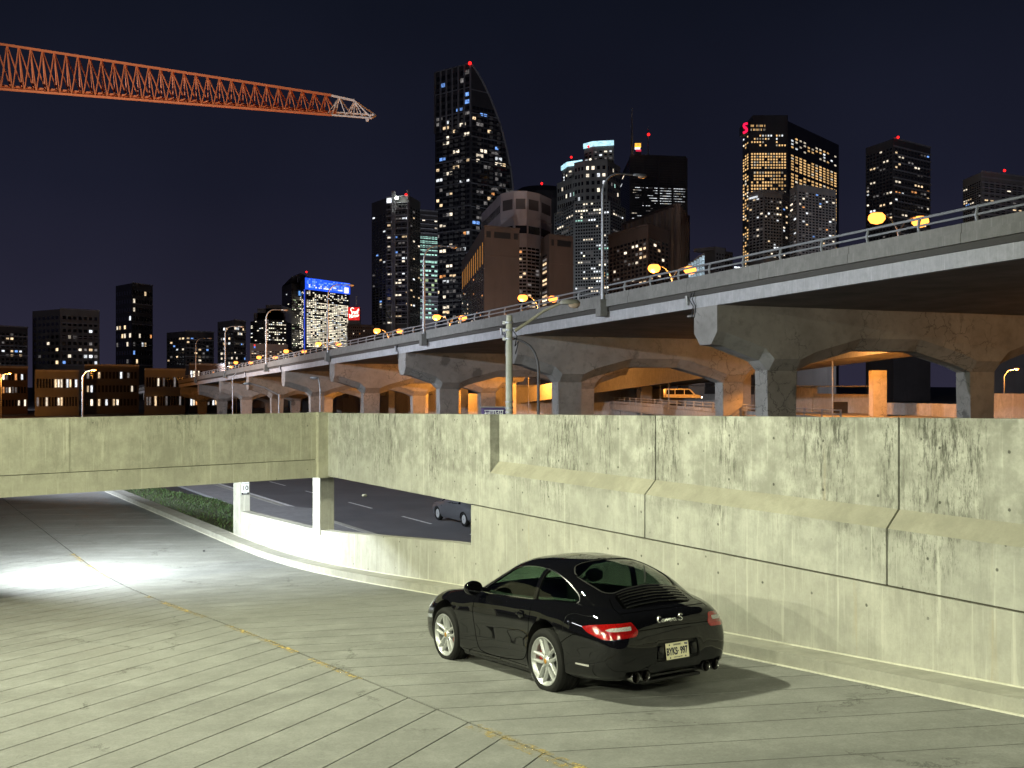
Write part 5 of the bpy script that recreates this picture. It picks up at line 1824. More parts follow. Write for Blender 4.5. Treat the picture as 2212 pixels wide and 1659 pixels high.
# ---- lofts
def pchip(xs, ys, x):
    n = len(xs)
    if x <= xs[0]: return ys[0]
    if x >= xs[-1]: return ys[-1]
    h = [xs[i + 1] - xs[i] for i in range(n - 1)]
    dl = [(ys[i + 1] - ys[i]) / h[i] for i in range(n - 1)]
    m = [dl[0]] + [0.0] * (n - 2) + [dl[-1]]
    for i in range(1, n - 1):
        if dl[i - 1] * dl[i] > 0:
            w1, w2 = 2 * h[i] + h[i - 1], h[i] + 2 * h[i - 1]
            m[i] = (w1 + w2) / (w1 / dl[i - 1] + w2 / dl[i])
    i = max(k for k in range(n - 1) if xs[k] <= x)
    t = (x - xs[i]) / h[i]
    return ((2 * t ** 3 - 3 * t * t + 1) * ys[i] + (t ** 3 - 2 * t * t + t) * h[i] * m[i] + (-2 * t ** 3 + 3 * t * t) * ys[i + 1] + (t ** 3 - t * t) * h[i] * m[i + 1])
def spline2(pts, n):
    """smooth open curve through 2-D points by centripetal Catmull-Rom, n samples"""
    P0 = [Vector(p) for p in pts]
    P0 = [P0[0] * 2 - P0[1]] + P0 + [P0[-1] * 2 - P0[-2]]
    segs = len(pts) - 1
    dense = []
    for i in range(segs):
        a, b, c, d = P0[i:i + 4]
        t0 = 0; t1 = t0 + max(1e-4, (b - a).length) ** .5; t2 = t1 + max(1e-4, (c - b).length) ** .5; t3 = t2 + max(1e-4, (d - c).length) ** .5
        for k in range(12):
            t = t1 + (t2 - t1) * k / 12
            A1 = a * ((t1 - t) / (t1 - t0)) + b * ((t - t0) / (t1 - t0)); A2 = b * ((t2 - t) / (t2 - t1)) + c * ((t - t1) / (t2 - t1)); A3 = c * ((t3 - t) / (t3 - t2)) + d * ((t - t2) / (t3 - t2))
            B1 = A1 * ((t2 - t) / (t2 - t0)) + A2 * ((t - t0) / (t2 - t0)); B2 = A2 * ((t3 - t) / (t3 - t1)) + A3 * ((t - t1) / (t3 - t1))
            dense.append(B1 * ((t2 - t) / (t2 - t1)) + B2 * ((t - t1) / (t2 - t1)))
    dense.append(P0[-2])
    L_ = [0]
    for u, v in zip(dense, dense[1:]): L_.append(L_[-1] + (v - u).length)
    out = []
    j = 0
    for k in range(n):
        s_ = L_[-1] * k / (n - 1)
        while j < len(L_) - 2 and L_[j + 1] < s_: j += 1
        f = (s_ - L_[j]) / max(1e-9, L_[j + 1] - L_[j])
        out.append(dense[j].lerp(dense[j + 1], f))
    return out
# stations: x, [(y, z) from belly centre round to top centre]
BODY = [
 (-1.140, [(0, .40), (.20, .40), (.44, .43), (.52, .50), (.48, .57), (.36, .60), (.18, .615), (0, .62)]),
 (-1.125, [(0, .29), (.32, .29), (.58, .35), (.66, .49), (.62, .62), (.50, .685), (.26, .715), (0, .725)]),
 (-1.085, [(0, .25), (.42, .25), (.68, .31), (.755, .49), (.725, .65), (.60, .755), (.31, .795), (0, .805)]),
 (-1.000, [(0, .23), (.50, .23), (.77, .29), (.825, .50), (.80, .68), (.68, .81), (.37, .848), (0, .858)]),
 (-.850, [(0, .21), (.56, .21), (.835, .28), (.868, .50), (.85, .70), (.745, .845), (.43, .895), (0, .905)]),
 (-.600, [(0, .20), (.60, .20), (.868, .26), (.893, .51), (.880, .71), (.785, .880), (.55, .925), (0, .94)]),
 (-.300, [(0, .19), (.60, .19), (.882, .24), (.904, .52), (.894, .73), (.805, .902), (.62, .925), (0, .93)]),
 (.000, [(0, .18), (.60, .18), (.885, .22), (.906, .53), (.897, .74), (.810, .902), (.64, .920), (0, .92)]),
 (.350, [(0, .16), (.60, .16), (.868, .20), (.890, .52), (.882, .73), (.805, .880), (.66, .900), (0, .90)]),
 (.700, [(0, .15), (.60, .15), (.842, .19), (.868, .50), (.864, .71), (.800, .850), (.67, .876), (0, .88)]),
 (1.200, [(0, .15), (.60, .15), (.822, .18), (.854, .49), (.850, .70), (.790, .836), (.66, .864), (0, .87)]),
 (1.700, [(0, .15), (.60, .15), (.830, .18), (.858, .49), (.853, .70), (.775, .838), (.62, .870), (0, .91)]),
 (2.050, [(0, .16), (.60, .16), (.850, .19), (.876, .50), (.866, .70), (.745, .842), (.54, .858), (0, .875)]),
 (2.350, [(0, .17), (.60, .17), (.858, .20), (.882, .51), (.868, .69), (.725, .828), (.51, .812), (0, .82)]),
 (2.650, [(0, .17), (.58, .17), (.838, .20), (.870, .49), (.852, .65), (.700, .785), (.47, .755), (0, .765)]),
 (2.900, [(0, .17), (.54, .17), (.785, .20), (.828, .45), (.800, .59), (.650, .705), (.43, .692), (0, .705)]),
 (3.100, [(0, .18), (.46, .18), (.680, .21), (.735, .41), (.700, .53), (.560, .615), (.35, .628), (0, .64)]),
 (3.220, [(0, .20), (.34, .20), (.520, .23), (.575, .38), (.540, .47), (.420, .535), (.25, .552), (0, .56)]),
 (3.275, [(0, .27), (.18, .27), (.30, .30), (.34, .37), (.31, .42), (.23, .455), (.12, .472), (0, .48)]),
]
CABIN = [
 (-.985, [(.62, .70), (.60, .74), (.55, .78), (.45, .81), (.25, .835), (0, .84)]),
 (-.900, [(.66, .72), (.62, .80), (.55, .855), (.44, .88), (.25, .90), (0, .908)]),
 (-.780, [(.70, .74), (.655, .85), (.585, .908), (.47, .952), (.28, .978), (0, .988)]),
 (-.600, [(.735, .76), (.690, .89), (.615, .970), (.50, 1.030), (.31, 1.066), (0, 1.080)]),
 (-.400, [(.755, .78), (.715, .925), (.635, 1.045), (.52, 1.116), (.33, 1.153), (0, 1.166)]),
 (-.200, [(.765, .78), (.728, .935), (.645, 1.097), (.530, 1.176), (.34, 1.213), (0, 1.226)]),
 (.000, [(.765, .78), (.732, .935), (.648, 1.130), (.535, 1.215), (.35, 1.255), (0, 1.268)]),
 (.300, [(.760, .78), (.730, .925), (.645, 1.147), (.535, 1.238), (.35, 1.281), (0, 1.294)]),
 (.600, [(.755, .78), (.725, .915), (.642, 1.150), (.535, 1.242), (.35, 1.286), (0, 1.299)]),
 (.850, [(.750, .78), (.720, .910), (.640, 1.142), (.535, 1.230), (.35, 1.274), (0, 1.288)]),
 (1.050, [(.748, .78), (.718, .905), (.640, 1.115), (.540, 1.192), (.35, 1.238), (0, 1.252)]),
 (1.250, [(.745, .78), (.715, .900), (.645, 1.058), (.550, 1.122), (.35, 1.166), (0, 1.180)]),
 (1.500, [(.740, .78), (.712, .885), (.655, .975), (.560, 1.022), (.35, 1.060), (0, 1.072)]),
 (1.750, [(.730, .76), (.705, .840), (.655, .892), (.560, .922), (.35, .948), (0, .958)]),
 (1.960, [(.700, .70), (.680, .760), (.630, .800), (.540, .825), (.34, .845), (0, .855)]),
]
BODY = [(x, [(y * (1 - .035 * min(1, max(0, (-.3 - x) / .5))), z) for y, z in sec]) for x, sec in BODY]
def crown(x, sec):
    k = min(1, max(0, (1.0 - x) / .5)) * min(1, max(0, (x + .98) / .15))
    d_ = (0, 0, -.006, -.022, -.004, .010)
    return (x, [(y, z + k * d_[i]) for i, (y, z) in enumerate(sec)])
CABIN = [crown(x, sec) for x, sec in CABIN]
def loft(stations, xs, nsec, closed):
    k = len(stations[0][1])
    sx = [s_[0] for s_ in stations]
    rows = []
    for x in xs:
        ctl = [(pchip(sx, [s_[1][j][0] for s_ in stations], x), pchip(sx, [s_[1][j][1] for s_ in stations], x)) for j in range(k)]
        half = spline2(ctl, nsec)
        for q in half: q.x = max(0.0, q.x)
        half[-1].x = 0
        if closed: half[0].x = 0
        left = [(x, q.x, q.y) for q in half]
        right = [(x, -q.x, q.y) for q in half[::-1]][1:]
        if closed: right = right[:-1]
        rows.append(left + right)
    return rows
def grid_bm(rows, closed, caps):
    vs = [p for r in rows for p in r]
    n = len(rows[0])
    fs = []
    for i in range(len(rows) - 1):
        for j in range(n if closed else n - 1):
            a, b = i * n + j, i * n + (j + 1) % n
            fs.append((a, b, b + n, a + n))
    if caps:
        fs.append(tuple(range(n))[::-1]); fs.append(tuple((len(rows) - 1) * n + j for j in range(n)))
    return vs, fs
def lerp_list(a, b, n): return [a + (b - a) * i / (n - 1) for i in range(n)]
xs_b = [-1.140, -1.136, -1.131, -1.125, -1.117, -1.107, -1.097, -1.085, -1.07, -1.05, -1.028] + lerp_list(-1.0, 3.0, 81) + [3.04, 3.08, 3.11, 3.14, 3.17, 3.195, 3.22, 3.24, 3.255, 3.268, 3.275]
vs, fs = grid_bm(loft(BODY, xs_b, 40, True), True, True)
def mesh_from(vs, fs, mats, name='m', smooth=True):
    me = bpy.data.meshes.new(name)
    me.from_pydata(vs, [], fs)
    bm = bmesh.new(); bm.from_mesh(me)
    bmesh.ops.remove_doubles(bm, verts=bm.verts, dist=1e-5)
    bmesh.ops.recalc_face_normals(bm, faces=bm.faces)
    bm.to_mesh(me); bm.free()
    for m in mats: me.materials.append(m)
    me.polygons.foreach_set('use_smooth', [smooth] * len(me.polygons))
    return me
def prism_mesh(poly, axis, a, b, mi, mats):
    """poly in the two other axes, extruded along axis from a to b; all faces get material index mi"""
    n = len(poly)
    def put(p, t): return (t, p[0], p[1]) if axis == 'x' else ((p[0], t, p[1]) if axis == 'y' else (p[0], p[1], t))
    vs = [put(p, a) for p in poly] + [put(p, b) for p in poly]
    fs = [tuple(range(n)), tuple(range(n, 2 * n))[::-1]] + [(i, n + i, n + (i + 1) % n, (i + 1) % n) for i in range(n)]
    me = mesh_from(vs, fs, mats, 'cutter', False)
    me.polygons.foreach_set('material_index', [mi] * len(me.polygons))
    return me
def boolean(me, cutters, op='DIFFERENCE', solid=None, sharp=35):
    o = bpy.data.objects.new('tmp_solid', me); C.objects.link(o)
    if solid:
        md = o.modifiers.new('s', 'SOLIDIFY'); md.thickness = solid; md.offset = -1; md.material_offset = 1; md.material_offset_rim = 1
    objs = []
    for c_ in cutters:
        co = bpy.data.objects.new('tmp_cut', c_); C.objects.link(co); objs.append(co)
        md = o.modifiers.new('b', 'BOOLEAN'); md.operation = op; md.object = co; md.solver = 'EXACT'
    dg = bpy.context.evaluated_depsgraph_get()
    res = bpy.data.meshes.new_from_object(o.evaluated_get(dg))
    for co in objs + [o]: bpy.data.objects.remove(co)
    res.set_sharp_from_angle(angle=math.radians(sharp))
    return res
def circ(cx, cz, r, n=40): return [(cx + r * math.cos(2 * math.pi * i / n), cz + r * math.sin(2 * math.pi * i / n)) for i in range(n)]
def roundpoly(pts, r, k=6):
    """polygon with rounded corners; r one number or one per corner"""
    n = len(pts); out_ = []
    for i in range(n):
        p = Vector(pts[i]); a = Vector(pts[i - 1]); b = Vector(pts[(i + 1) % n])
        rr = r[i] if isinstance(r, (list, tuple)) else r
        d1, d2 = (a - p), (b - p)
        q = min(rr, d1.length * .45, d2.length * .45)
        p1, p2 = p + d1.normalized() * q, p + d2.normalized() * q
        for j in range(k + 1):
            t = j / k
            out_.append(tuple(p1 * (1 - t) ** 2 + p * 2 * t * (1 - t) + p2 * t * t))
    return out_
mats_b = [m_paint, m_blk]
RR, FR = .345, .336
XF = 2.35
cut = []
for sgn in (-1, 1):
    cut.append(prism_mesh(circ(0, RR + .005, RR + .042), 'y', sgn * .50, sgn * 1.2, 1, mats_b))
    cut.append(prism_mesh(circ(XF, FR + .005, FR + .045), 'y', sgn * .52, sgn * 1.2, 1, mats_b))
cut.append(prism_mesh(roundpoly([(-.34, .40), (1.72, .34), (1.72, 1.1), (-.34, 1.1)], .05), 'y', -.60, .60, 1, mats_b))
# number plate recess, lower rear opening with exhaust cut-outs
cut.append(prism_mesh(roundpoly([(-.34, .385), (.26, .385), (.235, .565), (-.315, .565)], .04), 'x', -1.098, -1.4, 1, mats_b))
cut.append(prism_mesh(roundpoly([(-.66, .10), (.66, .10), (.64, .335), (.36, .335), (.33, .30), (-.33, .30), (-.36, .335), (-.64, .335)], .03), 'x', -1.02, -1.4, 1, mats_b))
body_me = boolean(mesh_from(vs, fs, mats_b), cut)
body_me.name = 'body'
body = link('body', body_me, car)

# ---- cabin shell with window openings
xs_c = [-.985, -.96, -.93] + lerp_list(-.90, 1.90, 71) + [1.93, 1.96]
rows = loft(CABIN, xs_c, 26, False)
vsc, fsc = grid_bm(rows, False, False)
DLO = [(1.60, .905), (1.42, .985), (1.22, 1.075), (1.04, 1.150), (.88, 1.188), (.62, 1.205), (.36, 1.195), (.12, 1.168), (-.10, 1.115), (-.28, 1.045), (-.395, .985), (-.425, .945), (-.40, .920), (-.30, .907), (.2, .894), (.9, .876), (1.55, .862), (1.62, .872)]
DLO = [tuple(p) for p in spline2(DLO + [DLO[0]], 90)[:-1]]
bp = .40                    # B pillar
def clipx(poly, x0, x1, tilt=.0):
    """keep the part of a side outline between two leaning lines"""
    def cl(poly, f):
        out_ = []
        for i in range(len(poly)):
            a, b = poly[i - 1], poly[i]
            fa, fb = f(a), f(b)
            if fa * fb < 0:
                t = fa / (fa - fb); out_.append((a[0] + (b[0] - a[0]) * t, a[1] + (b[1] - a[1]) * t))
            if fb >= 0: out_.append(b)
        return out_
    poly = cl(poly, lambda p: p[0] - (x0 + tilt * (p[1] - 1.0)))
    return cl(poly, lambda p: (x1 + tilt * (p[1] - 1.0)) - p[0])
tl_ = -.22
door_win = clipx(DLO, bp + .03, 9, tl_)
quart_win = clipx(DLO, -9, bp - .03, tl_)
REARW = roundpoly([(.03, -.43), (.03, .43), (-.12, .545), (-.35, .555), (-.58, .50), (-.655, .41), (-.655, -.41), (-.58, -.50), (-.35, -.555), (-.12, -.545)], [.06, .06, .1, .1, .1, .08, .08, .1, .1, .1])
FRONTW = roundpoly([(1.10, -.50), (1.10, .50), (1.76, .62), (1.80, .4), (1.80, -.4), (1.76, -.62)], .05)
mats_c = [m_paint, m_blk]
cutc = []
for sgn in (-1, 1):
    cutc.append(prism_mesh(door_win, 'y', sgn * .30, sgn * 1.2, 1, mats_c))
    cutc.append(prism_mesh(quart_win, 'y', sgn * .30, sgn * 1.2, 1, mats_c))
cutc.append(prism_mesh(REARW, 'z', .90, 1.6, 1, mats_c))
cutc.append(prism_mesh(FRONTW, 'z', .90, 1.6, 1, mats_c))
shell0 = mesh_from(vsc, fsc, mats_c, 'cabin')
# make normals point outward
if sum((p.normal.z for p in shell0.polygons)) < 0: shell0.flip_normals()
cabin_me = boolean(shell0.copy(), cutc, solid=.035)
link('cabin', cabin_me, car)

# ---- surface probes for panels that follow the skin
dg = bpy.context.evaluated_depsgraph_get()
bm = bmesh.new()
tmpv, tmpf = grid_bm(loft(BODY, xs_b, 40, True), True, True)
bv_body = BVHTree.FromPolygons([Vector(v) for v in tmpv], tmpf)
bv_cab = BVHTree.FromPolygons([Vector(v) for v in vsc], fsc)
bm.free()
def hit(o_, d_, which='both'):
    best = None
    for nm, bv in (('body', bv_body), ('cabin', bv_cab)):
        if which not in ('both', nm): continue
        r = bv.ray_cast(Vector(o_), Vector(d_))
        if r[0] is not None and (best is None or r[3] < best[2]):
            nn_ = r[1] if r[1].dot(Vector(d_)) < 0 else -r[1]
            best = (r[0], nn_, r[3])
    return best
def on_side(x, z, sgn=1, which='both'): return hit((x, sgn * 3, z), (0, -sgn, 0), which)
def on_top(x, y, which='both'): return hit((x, y, 3), (0, 0, -1), which)
def on_back(y, z, which='both'): return hit((-4, y, z), (1, 0, 0), which)
def ribbon(pts, wd, off, closed=False):
    """thin strip lying on the skin; pts are (position, normal)"""
    vs = []; fs = []
    n = len(pts)
    for i, (p, nr) in enumerate(pts):
        a = pts[(i - 1) % n if closed else max(0, i - 1)][0]; b = pts[(i + 1) % n if closed else min(n - 1, i + 1)][0]
        t = (b - a).normalized(); s_ = t.cross(nr).normalized() * wd / 2
        vs += [p + nr * off - s_, p + nr * off + s_]
    for i in range(n if closed else n - 1):
        a = 2 * i; b = 2 * ((i + 1) % n)
        fs.append((a, a + 1, b + 1, b))
    return MB().add(vs, fs)
def dense(pts, step=.03, closed=False):
    out_ = []
    q = pts + [pts[0]] if closed else pts
    for a, b in zip(q, q[1:]):
        k = max(1, int(math.dist(a, b) / step))
        for i in range(k): out_.append(tuple(a[j] + (b[j] - a[j]) * i / k for j in range(2)))
    if not closed: out_.append(pts[-1])
    return out_
def patch(poly, probe, off, thick, res=.02):
    """a skin-hugging plate with the given outline; probe(u, v) -> (pos, normal)"""
    me = bpy.data.meshes.new('t')
    bm = bmesh.new()
    v_ = [bm.verts.new((p[0], p[1], 0)) for p in poly]
    bm.faces.new(v_)
    us = [p[0] for p in poly]; vv = [p[1] for p in poly]
    for ax, lo, hi in ((0, min(us), max(us)), (1, min(vv), max(vv))):
        c_ = lo + res
        while c_ < hi:
            co = Vector((c_, 0, 0)) if ax == 0 else Vector((0, c_, 0)); no = Vector((1, 0, 0)) if ax == 0 else Vector((0, 1, 0))
            bmesh.ops.bisect_plane(bm, geom=list(bm.verts) + list(bm.edges) + list(bm.faces), plane_co=co, plane_no=no)
            c_ += res
    bm.verts.ensure_lookup_table(); bm.verts.index_update()
    top = []
    for v in bm.verts:
        h = probe(v.co.x, v.co.y)
        top.append((h[0] + h[1] * off, h[0] + h[1] * (off - thick)) if h else (Vector((0, 0, .3)), Vector((0, 0, .3))))
    n = len(top)
    fs = [[v.index for v in f.verts] for f in bm.faces]
    bd_ = [(e.verts[0].index, e.verts[1].index) for e in bm.edges if len(e.link_faces) == 1]
    vs = [t[0] for t in top] + [t[1] for t in top]
    allf = [tuple(f) for f in fs] + [(a, b, b + n, a + n) for a, b in bd_]
    bm.free()
    return mesh_from(vs, allf, [], 'patch')
def add_patch(name, poly, probe, off, thick, mat, parent=None, res=.02):
    me = patch(poly, probe, off, thick, res)
    me.materials.append(mat)
    me.set_sharp_from_angle(angle=math.radians(40))
    return link(name, me, parent or car)

# ---- glass
for sgn in (1, -1):
    sd = lambda x, z, s_=sgn: on_side(x, z, s_, 'cabin')
    def grow(poly, g):
        cx = sum(p[0] for p in poly) / len(poly); cz = sum(p[1] for p in poly) / len(poly)
        return [(cx + (p[0] - cx) * (1 + g), cz + (p[1] - cz) * (1 + g)) for p in poly]
    add_patch('door_window', grow(door_win, .01), sd, -.010, .004, m_glass, res=.08)
    add_patch('quarter_window', grow(quart_win, .01), sd, -.010, .004, m_glass, res=.08)
    # bright trim round the side windows
    ring = [sd(x, z)[:2] for x, z in DLO]
    o = ribbon(ring, .010, .003, True).build('window_trim', m_trim, car, True)
tp = lambda x, y: on_top(x, y, 'cabin')
add_patch('rear_window', [(p[0] * 1.0, p[1] * 1.0) for p in REARW], tp, -.006, .004, glass_mat('rear_tinted_glass', (.11, .14, .125)), res=.08)
add_patch('windscreen', FRONTW, tp, -.006, .004, m_glass, res=.08)
ribbon([tp(*p)[:2] for p in dense(REARW, .04, True)], .016, .002, True).build('rear_window_seal', m_blk, car)
ribbon([tp(x, 0.0 + y)[:2] for x, y in ((.035, -.50), (.045, -.3), (.05, 0), (.045, .3), (.035, .50))], .012, .003).build('roof_seam', m_gap, car)
sun = roundpoly([(.98, -.40), (.98, .40), (.42, .42), (.42, -.42)], .06)
ribbon([tp(*p)[:2] for p in dense(sun, .04, True)], .007, .002, True).build('sunroof_seam', m_gap, car)
for sgn in (1, -1):    # roof gutter strips
    ribbon([tp(x, sgn * y)[:2] for x, y in ((1.0, .545), (.7, .548), (.4, .55), (.1, .548), (-.15, .545), (-.3, .54))], .014, .004).build('roof_gutter', m_trim if False else m_paint, car)
# rear wiper
wp_ = [tp(x, y) for x, y in ((-.64, -.02), (-.55, -.10), (-.42, -.20), (-.28, -.30))]
MB().tube([h[0] + h[1] * .018 for h in wp_], .007, 6).build('rear_wiper', m_blk, car)

# ---- shut lines
for sgn in (1, -1):
    door = [(1.66, .84), (1.655, .72), (1.62, .50), (1.56, .32), (1.50, .245), (.55, .265), (.42, .31), (.36, .42), (.335, .60), (.32, .76), (.335, .86)]
    door = [tuple(p) for p in spline2(door, 70)]
    pts = [on_side(x, z, sgn, 'body')[:2] for x, z in door]
    ribbon(pts, .008, .0015).build('door_gap', m_gap, car)
    sill = [on_side(x, .215, sgn, 'body')[:2] for x in lerp_list(.42, 1.93, 14)]
    ribbon(sill, .006, .0015).build('sill_gap', m_gap, car)
# engine lid: two side gaps and the rear edge
top_b = lambda x, y: on_top(x, y)
for sgn in (1, -1):
    ribbon([top_b(x, sgn * y)[:2] for x, y in ((-.68, .50), (-.75, .53), (-.82, .555), (-.90, .57), (-.96, .575), (-1.01, .57))], .007, .002).build('lid_gap', m_gap, car)
bk = lambda y, z: on_back(y, z)
edge = [bk(y, .700 + .012 * (1 - abs(y) / .6))[:2] for y in lerp_list(-.60, .60, 25)]
ribbon(edge, .007, .002).build('lid_edge_gap', m_gap, car)
ribbon([top_b(-.955 - .035 * (1 - (y / .56) ** 2), y)[:2] for y in lerp_list(-.56, .56, 25)], .010, .002).build('spoiler_gap', m_gap, car)
for sgn in (1, -1):    # bumper gap behind the rear wheel
    ribbon([on_side(x, z, sgn, 'body')[:2] for x, z in ((-.33, .55), (-.42, .60), (-.52, .645), (-.60, .66))], .006, .002).build('bumper_gap', m_gap, car)

# ---- engine lid grille: dark bed and raised slats
bed = roundpoly([(-.685, -.44), (-.685, .44), (-.90, .46), (-.90, -.46)], .05)
add_patch('grille_bed', bed, tp, .003, .006, m_gap)
for k in range(6):
    x0 = -.695 - k * .037
    pts = []
    for y in lerp_list(-.41 - .004 * k, .41 + .004 * k, 22):
        h = tp(x0 - .018 * (1 - (y / .42) ** 2) + .012, y)
        pts.append((h[0], h[1]))
    mb = MB(); vs_ = []; fs_ = []
    for i, (p, nr) in enumerate(pts):
        ex = Vector((1, 0, 0)); ex = (ex - nr * ex.dot(nr)).normalized()
        vs_ += [p + ex * .013 + nr * .006, p + ex * .010 + nr * .014, p - ex * .008 + nr * .016, p - ex * .013 + nr * .006]
    for i in range(len(pts) - 1):
        for j in range(3): fs_.append((4 * i + j, 4 * i + j + 1, 4 * i + 5 + j, 4 * i + 4 + j))
    fs_ += [(0, 3, 2, 1), (4 * len(pts) - 4, 4 * len(pts) - 3, 4 * len(pts) - 2, 4 * len(pts) - 1)]
    mb.add(vs_, fs_).build('grille_slat', m_paint, car, True, 50)
# lip under the rear window
ribbon([tp(-.672 - .012 * (1 - (y / .42) ** 2), y)[:2] for y in lerp_list(-.42, .42, 20)], .020, .010).build('spoiler_lip', m_paint, car)

# ---- tail lamps wrapping round the corners
def corner_probe(sgn):
    # u runs round the corner: 0 inboard on the back, 1 on the flank
    def f(u, z):
        a = math.radians(8 + 78 * u)
        dv = Vector((math.cos(a), -sgn * math.sin(a), 0))
        c0 = Vector((-.62, sgn * .42, z))
        return hit(c0 - dv * 3, dv, 'body')
    return f
for sgn in (1, -1):
    pr = corner_probe(sgn)
    outl = roundpoly([(.02, .655), (.50, .635), (.86, .690), (1.0, .735), (.80, .755), (.42, .775), (.06, .785), (-.03, .70)], [.02, .05, .06, .03, .06, .05, .03, .03])
    tlp = add_patch('tail_lamp', outl, pr, .006, .03, m_rlens, res=.04)
    inner = roundpoly([(.09, .714), (.40, .708), (.50, .718), (.40, .738), (.09, .750)], [.02, .05, .04, .04, .02])
    add_patch('reversing_lens', inner, pr, .009, .008, m_clens, tlp, res=.04)
    low = roundpoly([(.03, .662), (.50, .645), (.84, .692), (.50, .676), (.03, .684)], .01)
    add_patch('lower_lens', low, pr, .009, .008, lens_mat('bright_red_lens', (0.60, .012, .010)) if sgn == 1 else bpy.data.materials['bright_red_lens'], tlp, res=.04)
    # side marker and headlamp
    sp2 = lambda x, z, s_=sgn: on_side(x, z, s_, 'body')
    mk = add_patch('bumper_marker', roundpoly([(-.76, .365), (-.56, .37), (-.56, .385), (-.76, .385)], .006), sp2, .004, .008, m_clens)
    mk['label'] = 'slim clear side marker in the rear bumper'
    def hp(u, v, s_=sgn):
        dv = Vector((-math.sin(math.radians(48)), -s_ * math.cos(math.radians(48)), -.45)).normalized()
        c0 = Vector((2.86, s_ * .66, .62)) + Vector((-math.cos(math.radians(48)) * u, s_ * -math.sin(math.radians(48)) * u * -1, 0)) * 1.0 + Vector((0, 0, v))
        return hit(c0 - dv * 2, dv, 'body')
    hl = add_patch('headlamp', [(.16 * math.cos(2 * math.pi * i / 30), .115 * math.sin(2 * math.pi * i / 30)) for i in range(30)], hp, .006, .03, m_hlens, res=.04)
    add_patch('indicator_lamp', roundpoly([(2.72, .475), (2.98, .455), (2.98, .495), (2.72, .52)], .012), sp2, .004, .01, m_hlens)

# ---- door handles and mirrors
for sgn in (1, -1):
    h = on_side(.52, .735, sgn, 'body')
    bc = h[0] + h[1] * .004
    me = MB().lathe([(.002, -.012), (.05, -.008), (.055, .0), (.05, .004), (.002, .006)], 24, 'y').mesh('handle_cup', m_paint, True)
    me.transform(Matrix.Translation(bc) @ Matrix.Diagonal((1.35, sgn, .85, 1)))
    cup = link('handle_cup', me, car)
    pts = []
    for i in range(9):
        t = i / 8
        pts.append(bc + Vector((.085 - .17 * t, sgn * (.012 + .022 * math.sin(math.pi * t)), .006)))
    MB().tube(pts, .013, 8).build('door_handle', m_paint, car, True)
    # mirror
    a = on_side(1.50, .885, sgn, 'cabin')[0]
    MB().tube([a + Vector((0, -sgn * .02, 0)), a + Vector((.02, sgn * .07, .02)), a + Vector((.02, sgn * .12, .03))], .026, 8, r2=.02).build('mirror_stalk', m_paint, car, True)
    mm = MB().lathe([(.001, -1.0), (.45, -.93), (.80, -.62), (.97, -.15), (1.0, .25), (.93, .55), (.90, .60)], 24, 'x').mesh('mirror', m_paint, True)
    mm.transform(Matrix.Translation(a + Vector((.03, sgn * .205, .045))) @ Matrix.Rotation(sgn * .12, 4, 'Z') @ Matrix.Diagonal((-.085, .125, .082, 1)))
    mm.flip_normals()
    mi = link('mirror', mm, car)
    mg = MB().lathe([(.001, 0), (.9, 0.0), (.9, .02), (.001, .02)], 24, 'x').mesh('mirror_glass', m_paint, True)
    mg.transform(Matrix.Translation(a + Vector((-.015, sgn * .205, .045))) @ Matrix.Rotation(sgn * .12, 4, 'Z') @ Matrix.Diagonal((-.085, .125, .082, 1)))
    link('mirror_glass', mg, mi)

# ---- number plate, badge, exhausts, lower rear
m_plate = plain('plate_cream', (0.90, 0.85, 0.58), .4, vary=.04)
m_pink = plain('plate_ink', (0.012, 0.014, 0.035), .5)
pl = bpy.data.objects.new('number_plate', MB().cbox(-.155, .155, -.078, .078, -.003, .003, .002).mesh('number_plate', m_plate))
C.objects.link(pl); pl.parent = car
pl.matrix_local = Matrix.Translation((-1.117, -.045, .468)) @ Matrix.Rotation(math.radians(4), 4, 'Y') @ frame_mtx(Vector((0, 0, 0)), (0, -1, 0), (0, 0, 1))
text_obj('BYKS', .094, m_pink, pl, Matrix.Translation((-.077, -.006, .0045)), .001, .70, bold=.0028)
text_obj('997', .094, m_pink, pl, Matrix.Translation((.084, -.006, .0045)), .001, .70, bold=.0028)
text_obj('ONTARIO', .024, m_pink, pl, Matrix.Translation((0, .057, .0045)), .001, 1.0)
text_obj('YOURS TO DISCOVER', .012, m_pink, pl, Matrix.Translation((0, -.060, .0045)), .001, 1.0)
MB().lathe([(.001, 0), (.007, .0), (.007, .001), (.001, .001)], 10, c=(.005, -.004, .0045)).build('crown_mark', m_pink, pl)
for x, y in ((-.105, .058), (.105, .058), (-.105, -.062), (.105, -.062)):
    MB().lathe([(.001, .006), (.007, .005), (.008, .003)], 10, c=(x, y, 0)).build('plate_screw', m_pink, pl)
MB().box(.112, .140, .045, .066, .0032, .0045).build('plate_sticker', plain('plate_sticker', (.25, .25, .3), .5), pl)
for sgn in (1, -1):    # plate lamps / blocks beside the plate
    me = MB().cbox(-1.135, -1.07, sgn * .228 - .04 - .045, sgn * .228 - .04 + .045, .405, .53, .022).mesh('plate_block', m_paint, True)
    link('plate_block', me, car)
